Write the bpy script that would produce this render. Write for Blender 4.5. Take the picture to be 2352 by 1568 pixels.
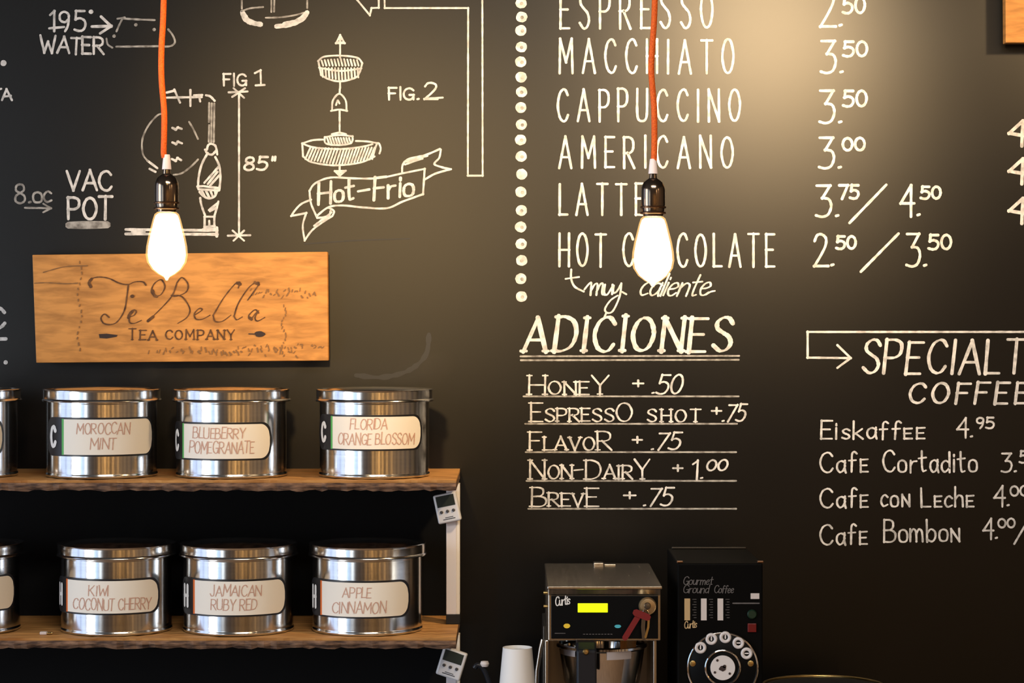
import bpy, math, random
from mathutils import Vector, Matrix, Euler

for o in list(bpy.data.objects):
    bpy.data.objects.remove(o)
S = bpy.context.scene
COL = S.collection
R = math.radians

# ------------------------------------------------------------------ camera
ZC, DW, F = 1.85, 4.8, 5200.0          # eye height, distance to the chalkboard wall, focal length in pixels
CX, CY = 1176.0, 740.0                 # where the optical axis meets the photo
cd = bpy.data.cameras.new('camera')
cam = bpy.data.objects.new('camera', cd); COL.objects.link(cam)
cam.location = (0, -DW, ZC); cam.rotation_euler = (R(90), 0, 0)
cd.sensor_fit = 'HORIZONTAL'; cd.sensor_width = 36.0; cd.lens = 36.0 * F / 2352
cd.shift_y = (CY - 784.0) / 2352
cd.clip_start = 0.05; cd.clip_end = 60
S.camera = cam

# ------------------------------------------------------------------ world, exposure
W = bpy.data.worlds.new('world'); S.world = W; W.use_nodes = True
bg = W.node_tree.nodes['Background']
bg.inputs[0].default_value = (0.55, 0.75, 1.0, 1); bg.inputs[1].default_value = 0.6
S.view_settings.view_transform = 'Standard'; S.view_settings.look = 'None'
S.view_settings.exposure = 0.0; S.view_settings.gamma = 1.0
S.view_settings.use_curve_mapping = False
S.cycles.max_bounces = 8; S.cycles.sample_clamp_indirect = 4.0
S.cycles.caustics_reflective = False; S.cycles.caustics_refractive = False

# ------------------------------------------------------------------ lights of the place and added fill lights
def aim(o, target):
    o.rotation_euler = (Vector(target) - o.location).to_track_quat('-Z', 'Y').to_euler()
def spot(name, loc, target, power, col, size, blend, radius):
    l = bpy.data.lights.new(name, 'SPOT'); l.energy = power; l.color = col
    l.spot_size = R(size); l.spot_blend = blend; l.shadow_soft_size = radius
    o = bpy.data.objects.new(name, l); COL.objects.link(o); o.location = loc; aim(o, target); return o
def area(name, loc, target, power, col, sx, sy):
    l = bpy.data.lights.new(name, 'AREA'); l.energy = power; l.color = col
    l.shape = 'RECTANGLE'; l.size = sx; l.size_y = sy
    o = bpy.data.objects.new(name, l); COL.objects.link(o); o.location = loc; aim(o, target); return o
WARM = (1.0, 0.70, 0.42)
TRACK = [  # lamp position, aim, power, colour, cone
    ((0.67, -1.00, ZC + 0.77), (0.28, 0.0, ZC + 0.44), 112, (1.0, 0.70, 0.38), 104),
    ((-0.35, -2.05, ZC + 0.47), (-0.30, 0.0, ZC + 0.22), 86, (1.0, 0.64, 0.26), 42),
    ((1.56, -1.00, ZC + 0.92), (1.36, 0.0, ZC + 0.44), 44, (1.0, 0.66, 0.32), 76),
    ((0.74, -1.65, ZC + 0.51), (0.55, 0.0, ZC + 0.33), 34, (1.0, 0.64, 0.28), 40),  # added lamp, lengthens the warm glow down the wall
]
for i, (p, t, e, c, s) in enumerate(TRACK):
    spot('spot_light', p, t, e, c, s, 1.0, 0.05)
WIN_Y = [(-1.95, -0.45), (-3.55, -2.15), (-5.15, -3.75), (-6.95, -5.35)]     # window openings in the left wall
XL, XR, YB, ZT = -3.2, 3.4, -8.2, 3.4
for (a, b), rad, DAY in zip(WIN_Y, (1.25, 10.0, 1.5, 3.4), ((.56, .66, 1), (.93, .97, 1), (.42, .66, 1), (.90, .96, 1))):
    area('daylight', (XL - 0.16, (a + b) / 2, 1.75), (0, (a + b) / 2, 1.75), rad * math.pi * abs(b - a) * 2.5, DAY, abs(b - a), 2.5)
for (x, y, rad) in ((-.2, -8.0, 1.6), (.75, -8.0, 1.2), (1.5, -8.0, 3.2), (2.6, -8.0, 2.4), (3.3, -6.6, 3.0), (3.3, -4.6, 1.2)):      # added upright strips, unseen, that give the tins orange reflections
    area('tin_stripe_light', (x, y, 1.5), (x, 0, 1.5) if x < 3 else (0, y, 1.5), 1.8 * rad * math.pi * .13 * 1.9, (1.0, .52, .16), .13, 1.9)
area('fill_panel', (0.3, -3.4, 3.36), (0.3, -3.3, 0), 88, (1.0, .90, .78), 1.6, .8)  # added unseen fill for the fronts of cups, tins and machines
for (x, y) in ((2.55, -3.4), (2.55, -5.4)):  # added unseen lamps that warm the room mirrored in the tins
    l = bpy.data.lights.new('room_fill', 'POINT'); l.energy = 12; l.color = WARM; l.shadow_soft_size = 0.12
    o = bpy.data.objects.new('room_fill', l); COL.objects.link(o); o.location = (x, y, 2.75)

# ------------------------------------------------------------------ helpers
def P(px, py, y=0.0):
    d = DW + y
    return Vector(((px - CX) * d / F, y, ZC - (py - CY) * d / F))
def plane(y):
    return lambda px, py, lift=0.0: P(px, py, y - lift)
def origin(o):
    v = Vector((0, 0, 0))
    while o is not None:
        v = v + o.location; o = o.parent
    return v
def tag(o, label=None, cat=None, group=None, kind=None):
    if label: o['label'] = label
    if cat: o['category'] = cat
    if group: o['group'] = group
    if kind: o['kind'] = kind
    return o
def empty(name, loc, label, cat, group=None):
    o = bpy.data.objects.new(name, None); COL.objects.link(o); o.location = loc
    o.empty_display_size = 0.05
    return tag(o, label, cat, group)

class MB:
    def __init__(s): s.v = []; s.f = []
    def add(s, v, f):
        n = len(s.v); s.v += [Vector(p) for p in v]; s.f += [tuple(i + n for i in q) for q in f]; return s
    def box(s, a, b):
        x0, y0, z0 = a; x1, y1, z1 = b
        return s.add([(x0,y0,z0),(x1,y0,z0),(x1,y1,z0),(x0,y1,z0),(x0,y0,z1),(x1,y0,z1),(x1,y1,z1),(x0,y1,z1)],
              [(0,3,2,1),(4,5,6,7),(0,1,5,4),(1,2,6,5),(2,3,7,6),(3,0,4,7)])
    def lathe(s, prof, c=(0,0,0), n=64, close=True):
        c = Vector(c); v = []; f = []
        for r, z in prof:
            for k in range(n):
                a = 2*math.pi*k/n
                v.append(c + Vector((r*math.cos(a), r*math.sin(a), z)))
        for i in range(len(prof)-1):
            for k in range(n):
                k2 = (k+1) % n
                f.append((i*n+k, i*n+k2, (i+1)*n+k2, (i+1)*n+k))
        if close:
            f.append(tuple(reversed(range(n)))); f.append(tuple((len(prof)-1)*n+k for k in range(n)))
        return s.add(v, f)
    def tube(s, pts, r, n=12, closed=False):
        pts = [Vector(p) for p in pts]; m = len(pts); v = []; f = []
        rs = r if isinstance(r, (list, tuple)) else [r]*m
        up = None
        for i in range(m):
            t = (pts[(i+1) % m] - pts[i-1]) if closed else (pts[min(i+1, m-1)] - pts[max(i-1, 0)])
            t.normalize()
            if up is None:
                up = t.orthogonal().normalized()
            else:
                up = (up - t*up.dot(t)).normalized()
            w = t.cross(up)
            for k in range(n):
                a = 2*math.pi*k/n
                v.append(pts[i] + (up*math.cos(a) + w*math.sin(a))*rs[i])
        for i in range(m if closed else m-1):
            j = (i+1) % m
            for k in range(n):
                k2 = (k+1) % n
                f.append((i*n+k, i*n+k2, j*n+k2, j*n+k))
        if not closed:
            f.append(tuple(reversed(range(n)))); f.append(tuple((m-1)*n+k for k in range(n)))
        return s.add(v, f)
    def prism(s, outline, off):                # outline of 3D points pushed along off
        n = len(outline); off = Vector(off)
        v = [Vector(p) for p in outline] + [Vector(p)+off for p in outline]
        f = [tuple(range(n)), tuple(reversed(range(n, 2*n)))]
        f += [(i, n+i, n+(i+1) % n, (i+1) % n) for i in range(n)]
        return s.add(v, f)
    def build(s, name, mat, parent=None, smooth=False, bevel=0, seg=2, label=None):
        me = bpy.data.meshes.new(name); o0 = origin(parent) if parent else Vector((0,0,0))
        me.from_pydata([tuple(p - o0) for p in s.v], [], s.f); me.validate()
        o = bpy.data.objects.new(name, me); COL.objects.link(o)
        if parent: o.parent = parent
        me.materials.append(mat)
        import bmesh
        b = bmesh.new(); b.from_mesh(me); bmesh.ops.recalc_face_normals(b, faces=b.faces[:]) if not getattr(s, 'flat', False) else None
        b.to_mesh(me); b.free()
        if smooth:
            me.polygons.foreach_set('use_smooth', [True]*len(me.polygons))
            me.set_sharp_from_angle(angle=R(38))
        if bevel:
            m = o.modifiers.new('bevel', 'BEVEL'); m.width = bevel; m.segments = seg; m.limit_method = 'ANGLE'
        if label: o['label'] = label
        return o

# ------------------------------------------------------------------ materials
def mat(name, col, rough=0.5, metal=0.0, spec=0.5, emit=None, es=0.0, alpha=None, aniso=0, coat=0):
    m = bpy.data.materials.new(name); m.use_nodes = True
    b = m.node_tree.nodes['Principled BSDF']
    b.inputs['Base Color'].default_value = (*col, 1); b.inputs['Roughness'].default_value = rough
    b.inputs['Metallic'].default_value = metal; b.inputs['Specular IOR Level'].default_value = spec
    if aniso: b.inputs['Anisotropic'].default_value = aniso
    if coat: b.inputs['Coat Weight'].default_value = coat
    if emit:
        b.inputs['Emission Color'].default_value = (*emit, 1); b.inputs['Emission Strength'].default_value = es
    m['b'] = 1
    return m
def noise_col(m, c1, c2, scale=(1,1,1), nscale=8, detail=6, lo=.3, hi=.7, bump=0, rough=None, dist=0.0, space='Object'):
    nt = m.node_tree; N = nt.nodes; L = nt.links; b = N['Principled BSDF']
    tc = N.new('ShaderNodeTexCoord'); mp = N.new('ShaderNodeMapping'); mp.inputs['Scale'].default_value = scale
    nz = N.new('ShaderNodeTexNoise'); nz.inputs['Scale'].default_value = nscale; nz.inputs['Detail'].default_value = detail
    nz.inputs['Distortion'].default_value = dist
    cr = N.new('ShaderNodeValToRGB'); cr.color_ramp.elements[0].position = lo; cr.color_ramp.elements[1].position = hi
    cr.color_ramp.elements[0].color = (*c1, 1); cr.color_ramp.elements[1].color = (*c2, 1)
    L.new(tc.outputs[space], mp.inputs[0]); L.new(mp.outputs[0], nz.inputs['Vector'])
    L.new(nz.outputs['Fac'], cr.inputs[0]); L.new(cr.outputs[0], b.inputs['Base Color'])
    if bump:
        bp = N.new('ShaderNodeBump'); bp.inputs['Strength'].default_value = bump; bp.inputs['Distance'].default_value = 0.004
        L.new(nz.outputs['Fac'], bp.inputs['Height']); L.new(bp.outputs[0], b.inputs['Normal'])
    if rough:
        mr = N.new('ShaderNodeMapRange'); mr.inputs['To Min'].default_value = rough[0]; mr.inputs['To Max'].default_value = rough[1]
        L.new(nz.outputs['Fac'], mr.inputs['Value']); L.new(mr.outputs[0], b.inputs['Roughness'])
    return m
M = {}
def board_paint():
    m = bpy.data.materials.new('chalkboard_paint'); m.use_nodes = True; nt = m.node_tree; nt.nodes.clear(); N = nt.nodes; L = nt.links
    out = N.new('ShaderNodeOutputMaterial'); mix = N.new('ShaderNodeMixShader'); d = N.new('ShaderNodeBsdfDiffuse'); g = N.new('ShaderNodeBsdfAnisotropic')
    g.distribution = 'BECKMANN'; fr = N.new('ShaderNodeFresnel'); fr.inputs['IOR'].default_value = 1.47
    tc = N.new('ShaderNodeTexCoord'); nz = N.new('ShaderNodeTexNoise'); nz.inputs['Scale'].default_value = 1.6; nz.inputs['Detail'].default_value = 6
    cr = N.new('ShaderNodeValToRGB'); cr.color_ramp.elements[0].color = (.0036,.0035,.0034,1); cr.color_ramp.elements[1].color = (.0056,.0054,.0052,1)
    cr.color_ramp.elements[0].position = .3; cr.color_ramp.elements[1].position = .7
    mr = N.new('ShaderNodeMapRange'); mr.inputs['To Min'].default_value = .395; mr.inputs['To Max'].default_value = .415
    L.new(tc.outputs['Object'], nz.inputs['Vector']); L.new(nz.outputs['Fac'], cr.inputs[0]); L.new(cr.outputs[0], d.inputs[0])
    L.new(nz.outputs['Fac'], mr.inputs['Value']); L.new(mr.outputs[0], g.inputs['Roughness'])
    L.new(fr.outputs[0], mix.inputs[0]); L.new(d.outputs[0], mix.inputs[1]); L.new(g.outputs[0], mix.inputs[2]); L.new(mix.outputs[0], out.inputs[0])
    return m
M['board'] = board_paint()
M['chalk'] = noise_col(mat('chalk', (.8,.78,.74), .95, spec=.1), (.50,.50,.50), (.84,.84,.84), (1,1,1), 60, 5, .36, .58)
M['chalk_soft'] = noise_col(mat('soft_chalk', (.5,.48,.45), .95, spec=.1), (.20,.19,.18), (.50,.49,.47), (1,1,1), 55, 5, .36, .60)
M['smudge'] = mat('chalk_smudge', (.034,.032,.029), .62)
def sign_wood(name):
    m = noise_col(mat(name, (.6,.34,.13), .55, spec=.3), (.43,.19,.050), (.73,.335,.090), (1.5,1,7), 11, 10, .28, .62, bump=.15, dist=.35)
    return m
M['sign_wood'] = sign_wood('rough_sawn_wood')
M['burn'] = noise_col(mat('burnt_ink', (.07,.03,.012), .8), (.05,.02,.01), (.19,.085,.03), (1,1,1), 70, 3)
M['dark_ink'] = mat('dark_ink', (.035,.018,.016), .7)
M['stain'] = mat('faded_ink', (.27,.135,.05), .8)
M['shelf_top'] = noise_col(mat('shelf_wood', (.5,.28,.12), .55), (.48,.20,.055), (.94,.49,.16), (2,14,2), 5, 7, .3, .65, bump=.2)
M['shelf_edge'] = noise_col(mat('raw_shelf_edge', (.1,.06,.04), .8), (.05,.026,.018), (.30,.17,.10), (9,4,40), 4, 8, .35, .7, bump=.9)
M['void'] = mat('black_back_panel', (.0022,.0024,.003), .8, spec=.2)
M['tin'] = noise_col(mat('brushed_tin', (.72,.71,.69), .16, 1.0), (.68,.67,.66), (.76,.75,.73), (1,1,60), 6, 3, rough=(.13,.19))
M['label_black'] = mat('label_holder_black', (.008,.008,.010), .4)
M['card'] = mat('label_card', (.88,.83,.74), .7)
M['green'] = mat('green_strip', (.09,.42,.10), .6)
M['orange_strip'] = mat('orange_strip', (.72,.15,.02), .6)
M['white_mark'] = mat('white_mark', (.78,.77,.75), .6)
M['pen'] = mat('brown_pen', (.58,.34,.26), .7)
M['cord'] = noise_col(mat('orange_cord', (.75,.13,.008), .7), (.68,.085,.0015), (.84,.14,.004), (1,1,1), 420, 2, .4, .6, bump=.4)
M['sleeve'] = mat('pale_cord_grip', (.92,.78,.75), .45)
M['socket'] = mat('black_socket', (.20,.15,.11), .16, .95, .7)
M['bronze'] = mat('bronze_ring', (.16,.085,.045), .28, .9)
M['core'] = mat('lit_filament', (1,1,1), emit=(1.0,.78,.48), es=9.0)
def glow_glass():
    m = bpy.data.materials.new('lit_bulb_glass'); m.use_nodes = True; nt = m.node_tree; nt.nodes.clear()
    out = nt.nodes.new('ShaderNodeOutputMaterial'); mix = nt.nodes.new('ShaderNodeMixShader'); t = nt.nodes.new('ShaderNodeBsdfTransparent')
    a = nt.nodes.new('ShaderNodeAddShader'); g = nt.nodes.new('ShaderNodeBsdfGlossy'); e = nt.nodes.new('ShaderNodeEmission')
    t.inputs[0].default_value = (1,.93,.80,1); g.inputs['Roughness'].default_value = .05; g.inputs[0].default_value = (.9,.8,.6,1)
    e.inputs[0].default_value = (1.0,.62,.24,1); e.inputs[1].default_value = .42
    mix.inputs[0].default_value = .06
    nt.links.new(t.outputs[0], mix.inputs[1]); nt.links.new(g.outputs[0], mix.inputs[2])
    nt.links.new(mix.outputs[0], a.inputs[0]); nt.links.new(e.outputs[0], a.inputs[1]); nt.links.new(a.outputs[0], out.inputs[0])
    return m
M['bulb'] = glow_glass()
M['post'] = mat('pale_grey_post', (.82,.79,.84), .4)
M['post_lit_side'] = mat('pale_post_lit_side', (.90,.84,.76), .4)  # warm light on the post's right face, put into its colour
M['rubber'] = mat('black_rubber', (.006,.006,.006), .7)
M['timer'] = mat('grey_plastic', (.80,.81,.86), .35)
M['screen'] = mat('grey_lcd', (.035,.045,.04), .15)
M['button'] = mat('dark_button', (.06,.06,.07), .5)
M['steel'] = noise_col(mat('brushed_steel', (.55,.52,.48), .24, 1.0), (.47,.42,.35), (.56,.50,.42), (60,1,1), 5, 2, rough=(.2,.3))
M['steel_dark'] = mat('dark_steel', (.20,.19,.18), .3, 1.0)
M['chrome'] = mat('chrome', (.8,.79,.78), .07, 1.0)
M['panel'] = mat('black_panel', (.003,.004,.005), .35, spec=.12)
M['lcd'] = mat('lit_green_display', (.2,.3,0), emit=(.84,1.0,.0), es=.95)
M['amber'] = mat('amber_light', (.4,.25,.02), emit=(.75,.50,.03), es=.42)
M['teal'] = mat('teal_light', (.05,.25,.3), emit=(.04,.36,.42), es=.35)
M['tan_knob'] = mat('brass_lock', (.50,.36,.20), .3, .8)
M['red'] = mat('red_ribbon', (.17,.0015,.002), .6)
M['brass'] = mat('brass', (.60,.44,.18), .3, 1.0)
M['handle'] = mat('black_handle', (.010,.012,.017), .3, spec=.3)
M['sticker'] = mat('pale_sticker', (.50,.46,.48), .6)
M['amber_glint'] = mat('amber_reflection', (.35,.20,.08), .15, .9)  # colour of the amber reflection painted on the basket
M['grinder'] = mat('black_grinder', (.003,.003,.003), .5, spec=.05)
M['dim_text'] = mat('dim_print', (.12,.11,.11), .6)
M['tan_bar'] = mat('tan_bar', (.52,.36,.18), .6)
M['white_bar'] = mat('white_bar', (.66,.60,.58), .6)
M['emblem'] = mat('white_emblem', (.72,.68,.68), .6)
M['gbutton'] = mat('green_button', (.003,.022,.010), .4)
M['rbutton'] = mat('red_button', (.13,.002,.003), .4)
M['paper'] = mat('white_paper', (.82,.81,.80), .6)
M['urn'] = mat('dark_urn', (.03,.025,.02), .35, .6)
M['counter'] = noise_col(mat('dark_counter', (.03,.028,.027), .35), (.022,.021,.02), (.04,.037,.035), (1,1,1), 20, 5)
M['floor'] = noise_col(mat('floor_boards', (.2,.12,.07), .5), (.15,.085,.045), (.25,.15,.085), (6,1,1), 3, 6)
M['room_paint'] = noise_col(mat('tan_wall_paint', (.42,.28,.15), .8), (.40,.265,.14), (.45,.30,.16), (1,1,1), 3, 3)
M['ceil'] = mat('dark_ceiling', (.06,.055,.05), .9)
M['trim'] = mat('window_trim', (.10,.09,.08), .5)
M['darkwood'] = noise_col(mat('dark_wood_panel', (.12,.07,.04), .5), (.08,.045,.025), (.16,.09,.05), (8,8,1), 3, 5)
def pane_glass():
    m = bpy.data.materials.new('window_glass'); m.use_nodes = True; nt = m.node_tree; nt.nodes.clear()
    out = nt.nodes.new('ShaderNodeOutputMaterial'); mix = nt.nodes.new('ShaderNodeMixShader'); mix.inputs[0].default_value = .05
    t = nt.nodes.new('ShaderNodeBsdfTransparent'); g = nt.nodes.new('ShaderNodeBsdfGlossy'); g.inputs['Roughness'].default_value = .02
    nt.links.new(t.outputs[0], mix.inputs[1]); nt.links.new(g.outputs[0], mix.inputs[2]); nt.links.new(mix.outputs[0], out.inputs[0])
    return m
M['pane'] = pane_glass()

# ------------------------------------------------------------------ hand lettering: single-stroke alphabet
G = {
'A': (.70, "0,0 .35,1 .70,0|.13,.34 .57,.34"), 'B': (.58, "0,0 0,1|~0,1 .28,1 .45,.9 .45,.66 .28,.54 0,.53|~0,.53 .35,.53 .57,.40 .57,.14 .38,0 0,0"),
'C': (.62, "~.60,.84 .48,.98 .32,1 .12,.86 .01,.5 .12,.14 .32,0 .50,.03 .62,.18"), 'D': (.64, "0,0 0,1|~0,1 .25,1 .52,.85 .63,.5 .52,.15 .25,0 0,0"),
'E': (.48, "0,0 0,1|0,1 .48,1|0,.52 .38,.52|0,0 .48,0"), 'F': (.48, "0,0 0,1|0,1 .48,1|0,.52 .38,.52"),
'G': (.66, "~.62,.84 .48,.98 .30,1 .10,.85 .01,.5 .10,.15 .32,0 .52,.06 .63,.25|.40,.42 .65,.42 .65,.05"), 'H': (.60, "0,0 0,1|.6,0 .6,1|0,.5 .6,.5"),
'I': (.06, ".03,0 .03,1"), 'J': (.42, "~.40,1 .40,.25 .30,.03 .12,.02 0,.2"), 'K': (.56, "0,0 0,1|.54,1 0,.42|.14,.56 .56,0"), 'L': (.46, "0,1 0,0|0,0 .46,0"),
'M': (.76, "0,0 .04,1 .38,.32 .72,1 .76,0"), 'N': (.62, "0,0 0,1|0,1 .62,0|.62,0 .62,1"), 'O': (.66, "~.33,1 .12,.88 0,.5 .12,.12 .33,0 .54,.12 .66,.5 .54,.88 .33,1"),
'P': (.54, "0,0 0,1|~0,1 .32,1 .53,.88 .53,.60 .34,.46 0,.45"), 'Q': (.66, "~.33,1 .12,.88 0,.5 .12,.12 .33,0 .54,.12 .66,.5 .54,.88 .33,1|.42,.22 .68,-.08"),
'R': (.58, "0,0 0,1|~0,1 .32,1 .52,.88 .52,.62 .34,.49 0,.48|.20,.48 .58,0"), 'S': (.54, "~.51,.85 .40,.98 .22,1 .05,.87 .06,.68 .26,.54 .45,.42 .53,.22 .42,.04 .22,0 .02,.14"),
'T': (.60, ".30,0 .30,1|0,1 .60,1"), 'U': (.60, "~0,1 0,.30 .08,.06 .30,0 .52,.06 .60,.30 .60,1"), 'V': (.64, "0,1 .32,0 .64,1"), 'W': (.9, "0,1 .22,0 .45,.65 .68,0 .9,1"),
'X': (.6, "0,0 .6,1|0,1 .6,0"), 'Y': (.62, "0,1 .31,.48 .62,1|.31,.48 .31,0"), 'Z': (.56, "0,1 .56,1 0,0 .56,0"),
'0': (.52, "~.26,1 .08,.86 0,.5 .08,.14 .26,0 .44,.14 .52,.5 .44,.86 .26,1"), '1': (.20, "0,.82 .18,1 .18,0"), '2': (.52, "~.02,.80 .12,.97 .30,1 .47,.88 .46,.66 .28,.36 0,0|0,0 .54,0"),
'3': (.50, ".02,1 .46,1 .20,.60|~.20,.60 .42,.56 .50,.34 .40,.08 .20,0 0,.04"), '4': (.56, ".44,0 .44,1 0,.42|0,.42 .56,.42"), '5': (.50, ".46,1 .08,1 .05,.58|~.05,.58 .25,.64 .46,.52 .50,.28 .38,.05 .18,0 0,.06"),
'6': (.5, "~.44,.98 .2,.8 .04,.45 .06,.12 .25,0 .46,.12 .47,.4 .28,.54 .06,.4"), '7': (.50, "0,1 .50,1 .16,0"), '8': (.5, "~.25,.54 .06,.68 .08,.92 .25,1 .42,.92 .44,.68 .25,.54 .04,.38 .03,.12 .25,0 .47,.12 .46,.38 .25,.54"),
'9': (.5, "~.44,.62 .28,.46 .06,.56 .05,.86 .24,1 .44,.88 .45,.6 .40,.25 .28,0"), '.': (.08, ".02,.03 .06,.04"), '+': (.40, ".2,.28 .2,.72|0,.5 .4,.5"), '-': (.34, "0,.46 .34,.50"),
'/': (.5, "0,-.1 .5,1.1"), '"': (.14, "0,1 0,.78|.14,1 .14,.78"), '\'': (.06, "0,1 0,.8"), ' ': (.34, ""), 'o': (.44, "~.22,.58 .05,.5 0,.29 .05,.06 .22,0 .39,.06 .44,.29 .39,.5 .22,.58"),
'a': (.42, "~.40,.50 .22,.58 .04,.46 .01,.2 .14,.01 .30,.08 .40,.3|~.40,.58 .39,.2 .44,0"), 'b': (.44, "0,1 0,0|~0,.36 .2,.58 .42,.46 .43,.18 .26,0 0,.1"), 'c': (.38, "~.37,.48 .22,.58 .05,.44 .01,.2 .14,.01 .36,.08"),
'd': (.44, "~.42,.48 .22,.58 .03,.42 .02,.14 .18,0 .42,.2|.44,1 .43,0"), 'e': (.40, "~.03,.30 .24,.32 .38,.42 .28,.58 .10,.52 .01,.28 .10,.04 .26,0 .40,.12"), 'f': (.36, "~.36,.92 .24,1 .14,.86 .13,.4 .12,0|0,.55 .32,.57"),
'h': (.42, "0,1 0,0|~0,.35 .18,.57 .36,.5 .40,.25 .41,0"), 'i': (.06, ".03,.56 .03,0|.03,.76 .03,.80"), 'k': (.42, "0,1 0,0|.38,.56 0,.22|.10,.30 .42,0"), 'l': (.06, ".03,1 .03,0"),
'm': (.66, "0,.56 0,0|~0,.35 .15,.57 .29,.48 .32,.22 .32,0|~.32,.35 .46,.57 .60,.48 .64,.22 .65,0"), 'n': (.42, "0,.56 0,0|~0,.35 .18,.57 .36,.5 .40,.25 .41,0"), 'r': (.32, "0,.56 0,0|~0,.34 .12,.52 .30,.55"),
's': (.36, "~.34,.5 .2,.58 .04,.48 .10,.34 .28,.24 .34,.1 .2,0 .02,.06"), 't': (.36, "~.16,.95 .15,.3 .2,.02 .34,.04|0,.62 .36,.66"), 'u': (.42, "~0,.56 .01,.2 .12,0 .28,.06 .40,.3|.41,.56 .42,0"), 'y': (.42, "~0,.56 .04,.2 .2,.08 .38,.34|~.42,.56 .38,.1 .30,-.3 .12,-.55 -.04,-.5 .05,-.25 .42,.05"),
'ê': (.34, "0,0 0,.58|0,.58 .34,.60|0,.30 .28,.31|0,0 .34,0"), 'ñ': (.42, "0,0 0,.58|0,.58 .42,0|.42,0 .42,.58"), '°': (.2, "~.1,1 0,.9 .1,.8 .2,.9 .1,1"),
'p': (.42, "0,.56 0,-.4|~0,.36 .2,.58 .42,.46 .43,.18 .26,0 0,.1"), 'g': (.42, "~.40,.5 .2,.58 .02,.42 .02,.15 .18,0 .40,.2|~.41,.56 .40,-.2 .25,-.42 .02,-.3"), 'v': (.4, "0,.56 .2,0 .4,.56"),
}
def parse(spec):
    out = []
    for st in spec.split('|'):
        st = st.strip()
        if not st: continue
        sm = st[0] == '~'
        pts = [tuple(float(c) for c in q.split(',')) for q in st.lstrip('~ ').split()]
        out.append((pts, sm))
    return out
def smooth(pts, k=6):
    n = len(pts); closed = pts[0] == pts[-1] and n > 3
    out = []
    for i in range(n-1):
        p0 = pts[i-1] if i > 0 else (pts[n-2] if closed else pts[i])
        p1, p2 = pts[i], pts[i+1]
        p3 = pts[i+2] if i+2 < n else (pts[1] if closed else pts[i+1])
        for j in range(k):
            t = j/k
            out.append(tuple(.5*((2*p1[c]) + (-p0[c]+p2[c])*t + (2*p0[c]-5*p1[c]+4*p2[c]-p3[c])*t*t + (-p0[c]+3*p1[c]-3*p2[c]+p3[c])*t**3) for c in (0,1)))
    out.append(pts[-1])
    return out
def text(s, x0, x1, yb, h, gap=.28, slant=0.0, serif=0.0, caps=0.0, rot=0.0, jit=.018, seed=0, upto=None):
    """strokes (in photo pixels) of a hand-lettered line that fills x0..x1 with its baseline at yb"""
    rnd = random.Random(s + str(seed)); items = []; adv = 0.0
    for ch in s:
        sc = 1.0
        if caps and ch.islower(): sc = caps; ch = ch.upper()
        w, spec = G[ch]
        items.append((adv, sc, spec, w*sc)); adv += w*sc + gap*(1 if ch != ' ' else .5)
    tot = adv - gap
    kx = (x1 - x0)/(tot*h) if x1 else 1.0
    out = []; ca, sa = math.cos(R(rot)), math.sin(R(rot))
    for (a, sc, spec, w) in items:
        dx, dy, ds = rnd.uniform(-jit, jit), rnd.uniform(-jit, jit), 1 + rnd.uniform(-jit, jit)*1.6
        tl = rnd.uniform(-jit, jit)
        for pts, sm in parse(spec):
            q = []
            ext = []
            if serif and not sm:
                for e in (0, -1):
                    ex, ey = pts[e]; nx_, ny_ = pts[1] if e == 0 else pts[-2]
                    if abs(ex-nx_) < .42*abs(ey-ny_) and (abs(ey) < .02 or abs(ey-1) < .02):
                        ext.append([(ex-serif, ey), (ex+serif, ey)])
            for line, smf in [(pts, sm)] + [(e_, False) for e_ in ext]:
                o = []
                for (u, v) in (smooth(line) if smf else line):
                    v2 = v*sc*ds + dy; u2 = a + u*sc + dx + (slant + tl)*v2
                    X, Y = u2*h*kx, -v2*h
                    o.append((x0 + X*ca - Y*sa, yb + X*sa + Y*ca))
                out.append(o)
    return out
def draw(spec, ox=0, oy=0, k=1.0):
    return [[(ox + x/k, oy + y/k) for x, y in (smooth(p) if sm else p)] for p, sm in parse(spec)]
def split_corners(strokes):
    out = []
    for pts in strokes:
        cur = [pts[0]]
        for i in range(1, len(pts)):
            cur.append(pts[i])
            if i < len(pts)-1:
                ax, ay = pts[i][0]-pts[i-1][0], pts[i][1]-pts[i-1][1]; bx, by = pts[i+1][0]-pts[i][0], pts[i+1][1]-pts[i][1]
                la, lb = math.hypot(ax, ay), math.hypot(bx, by)
                if la > 1e-6 and lb > 1e-6 and (ax*bx+ay*by)/(la*lb) < .55:
                    out.append(cur); cur = [pts[i]]
        out.append(cur)
    return out
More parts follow.
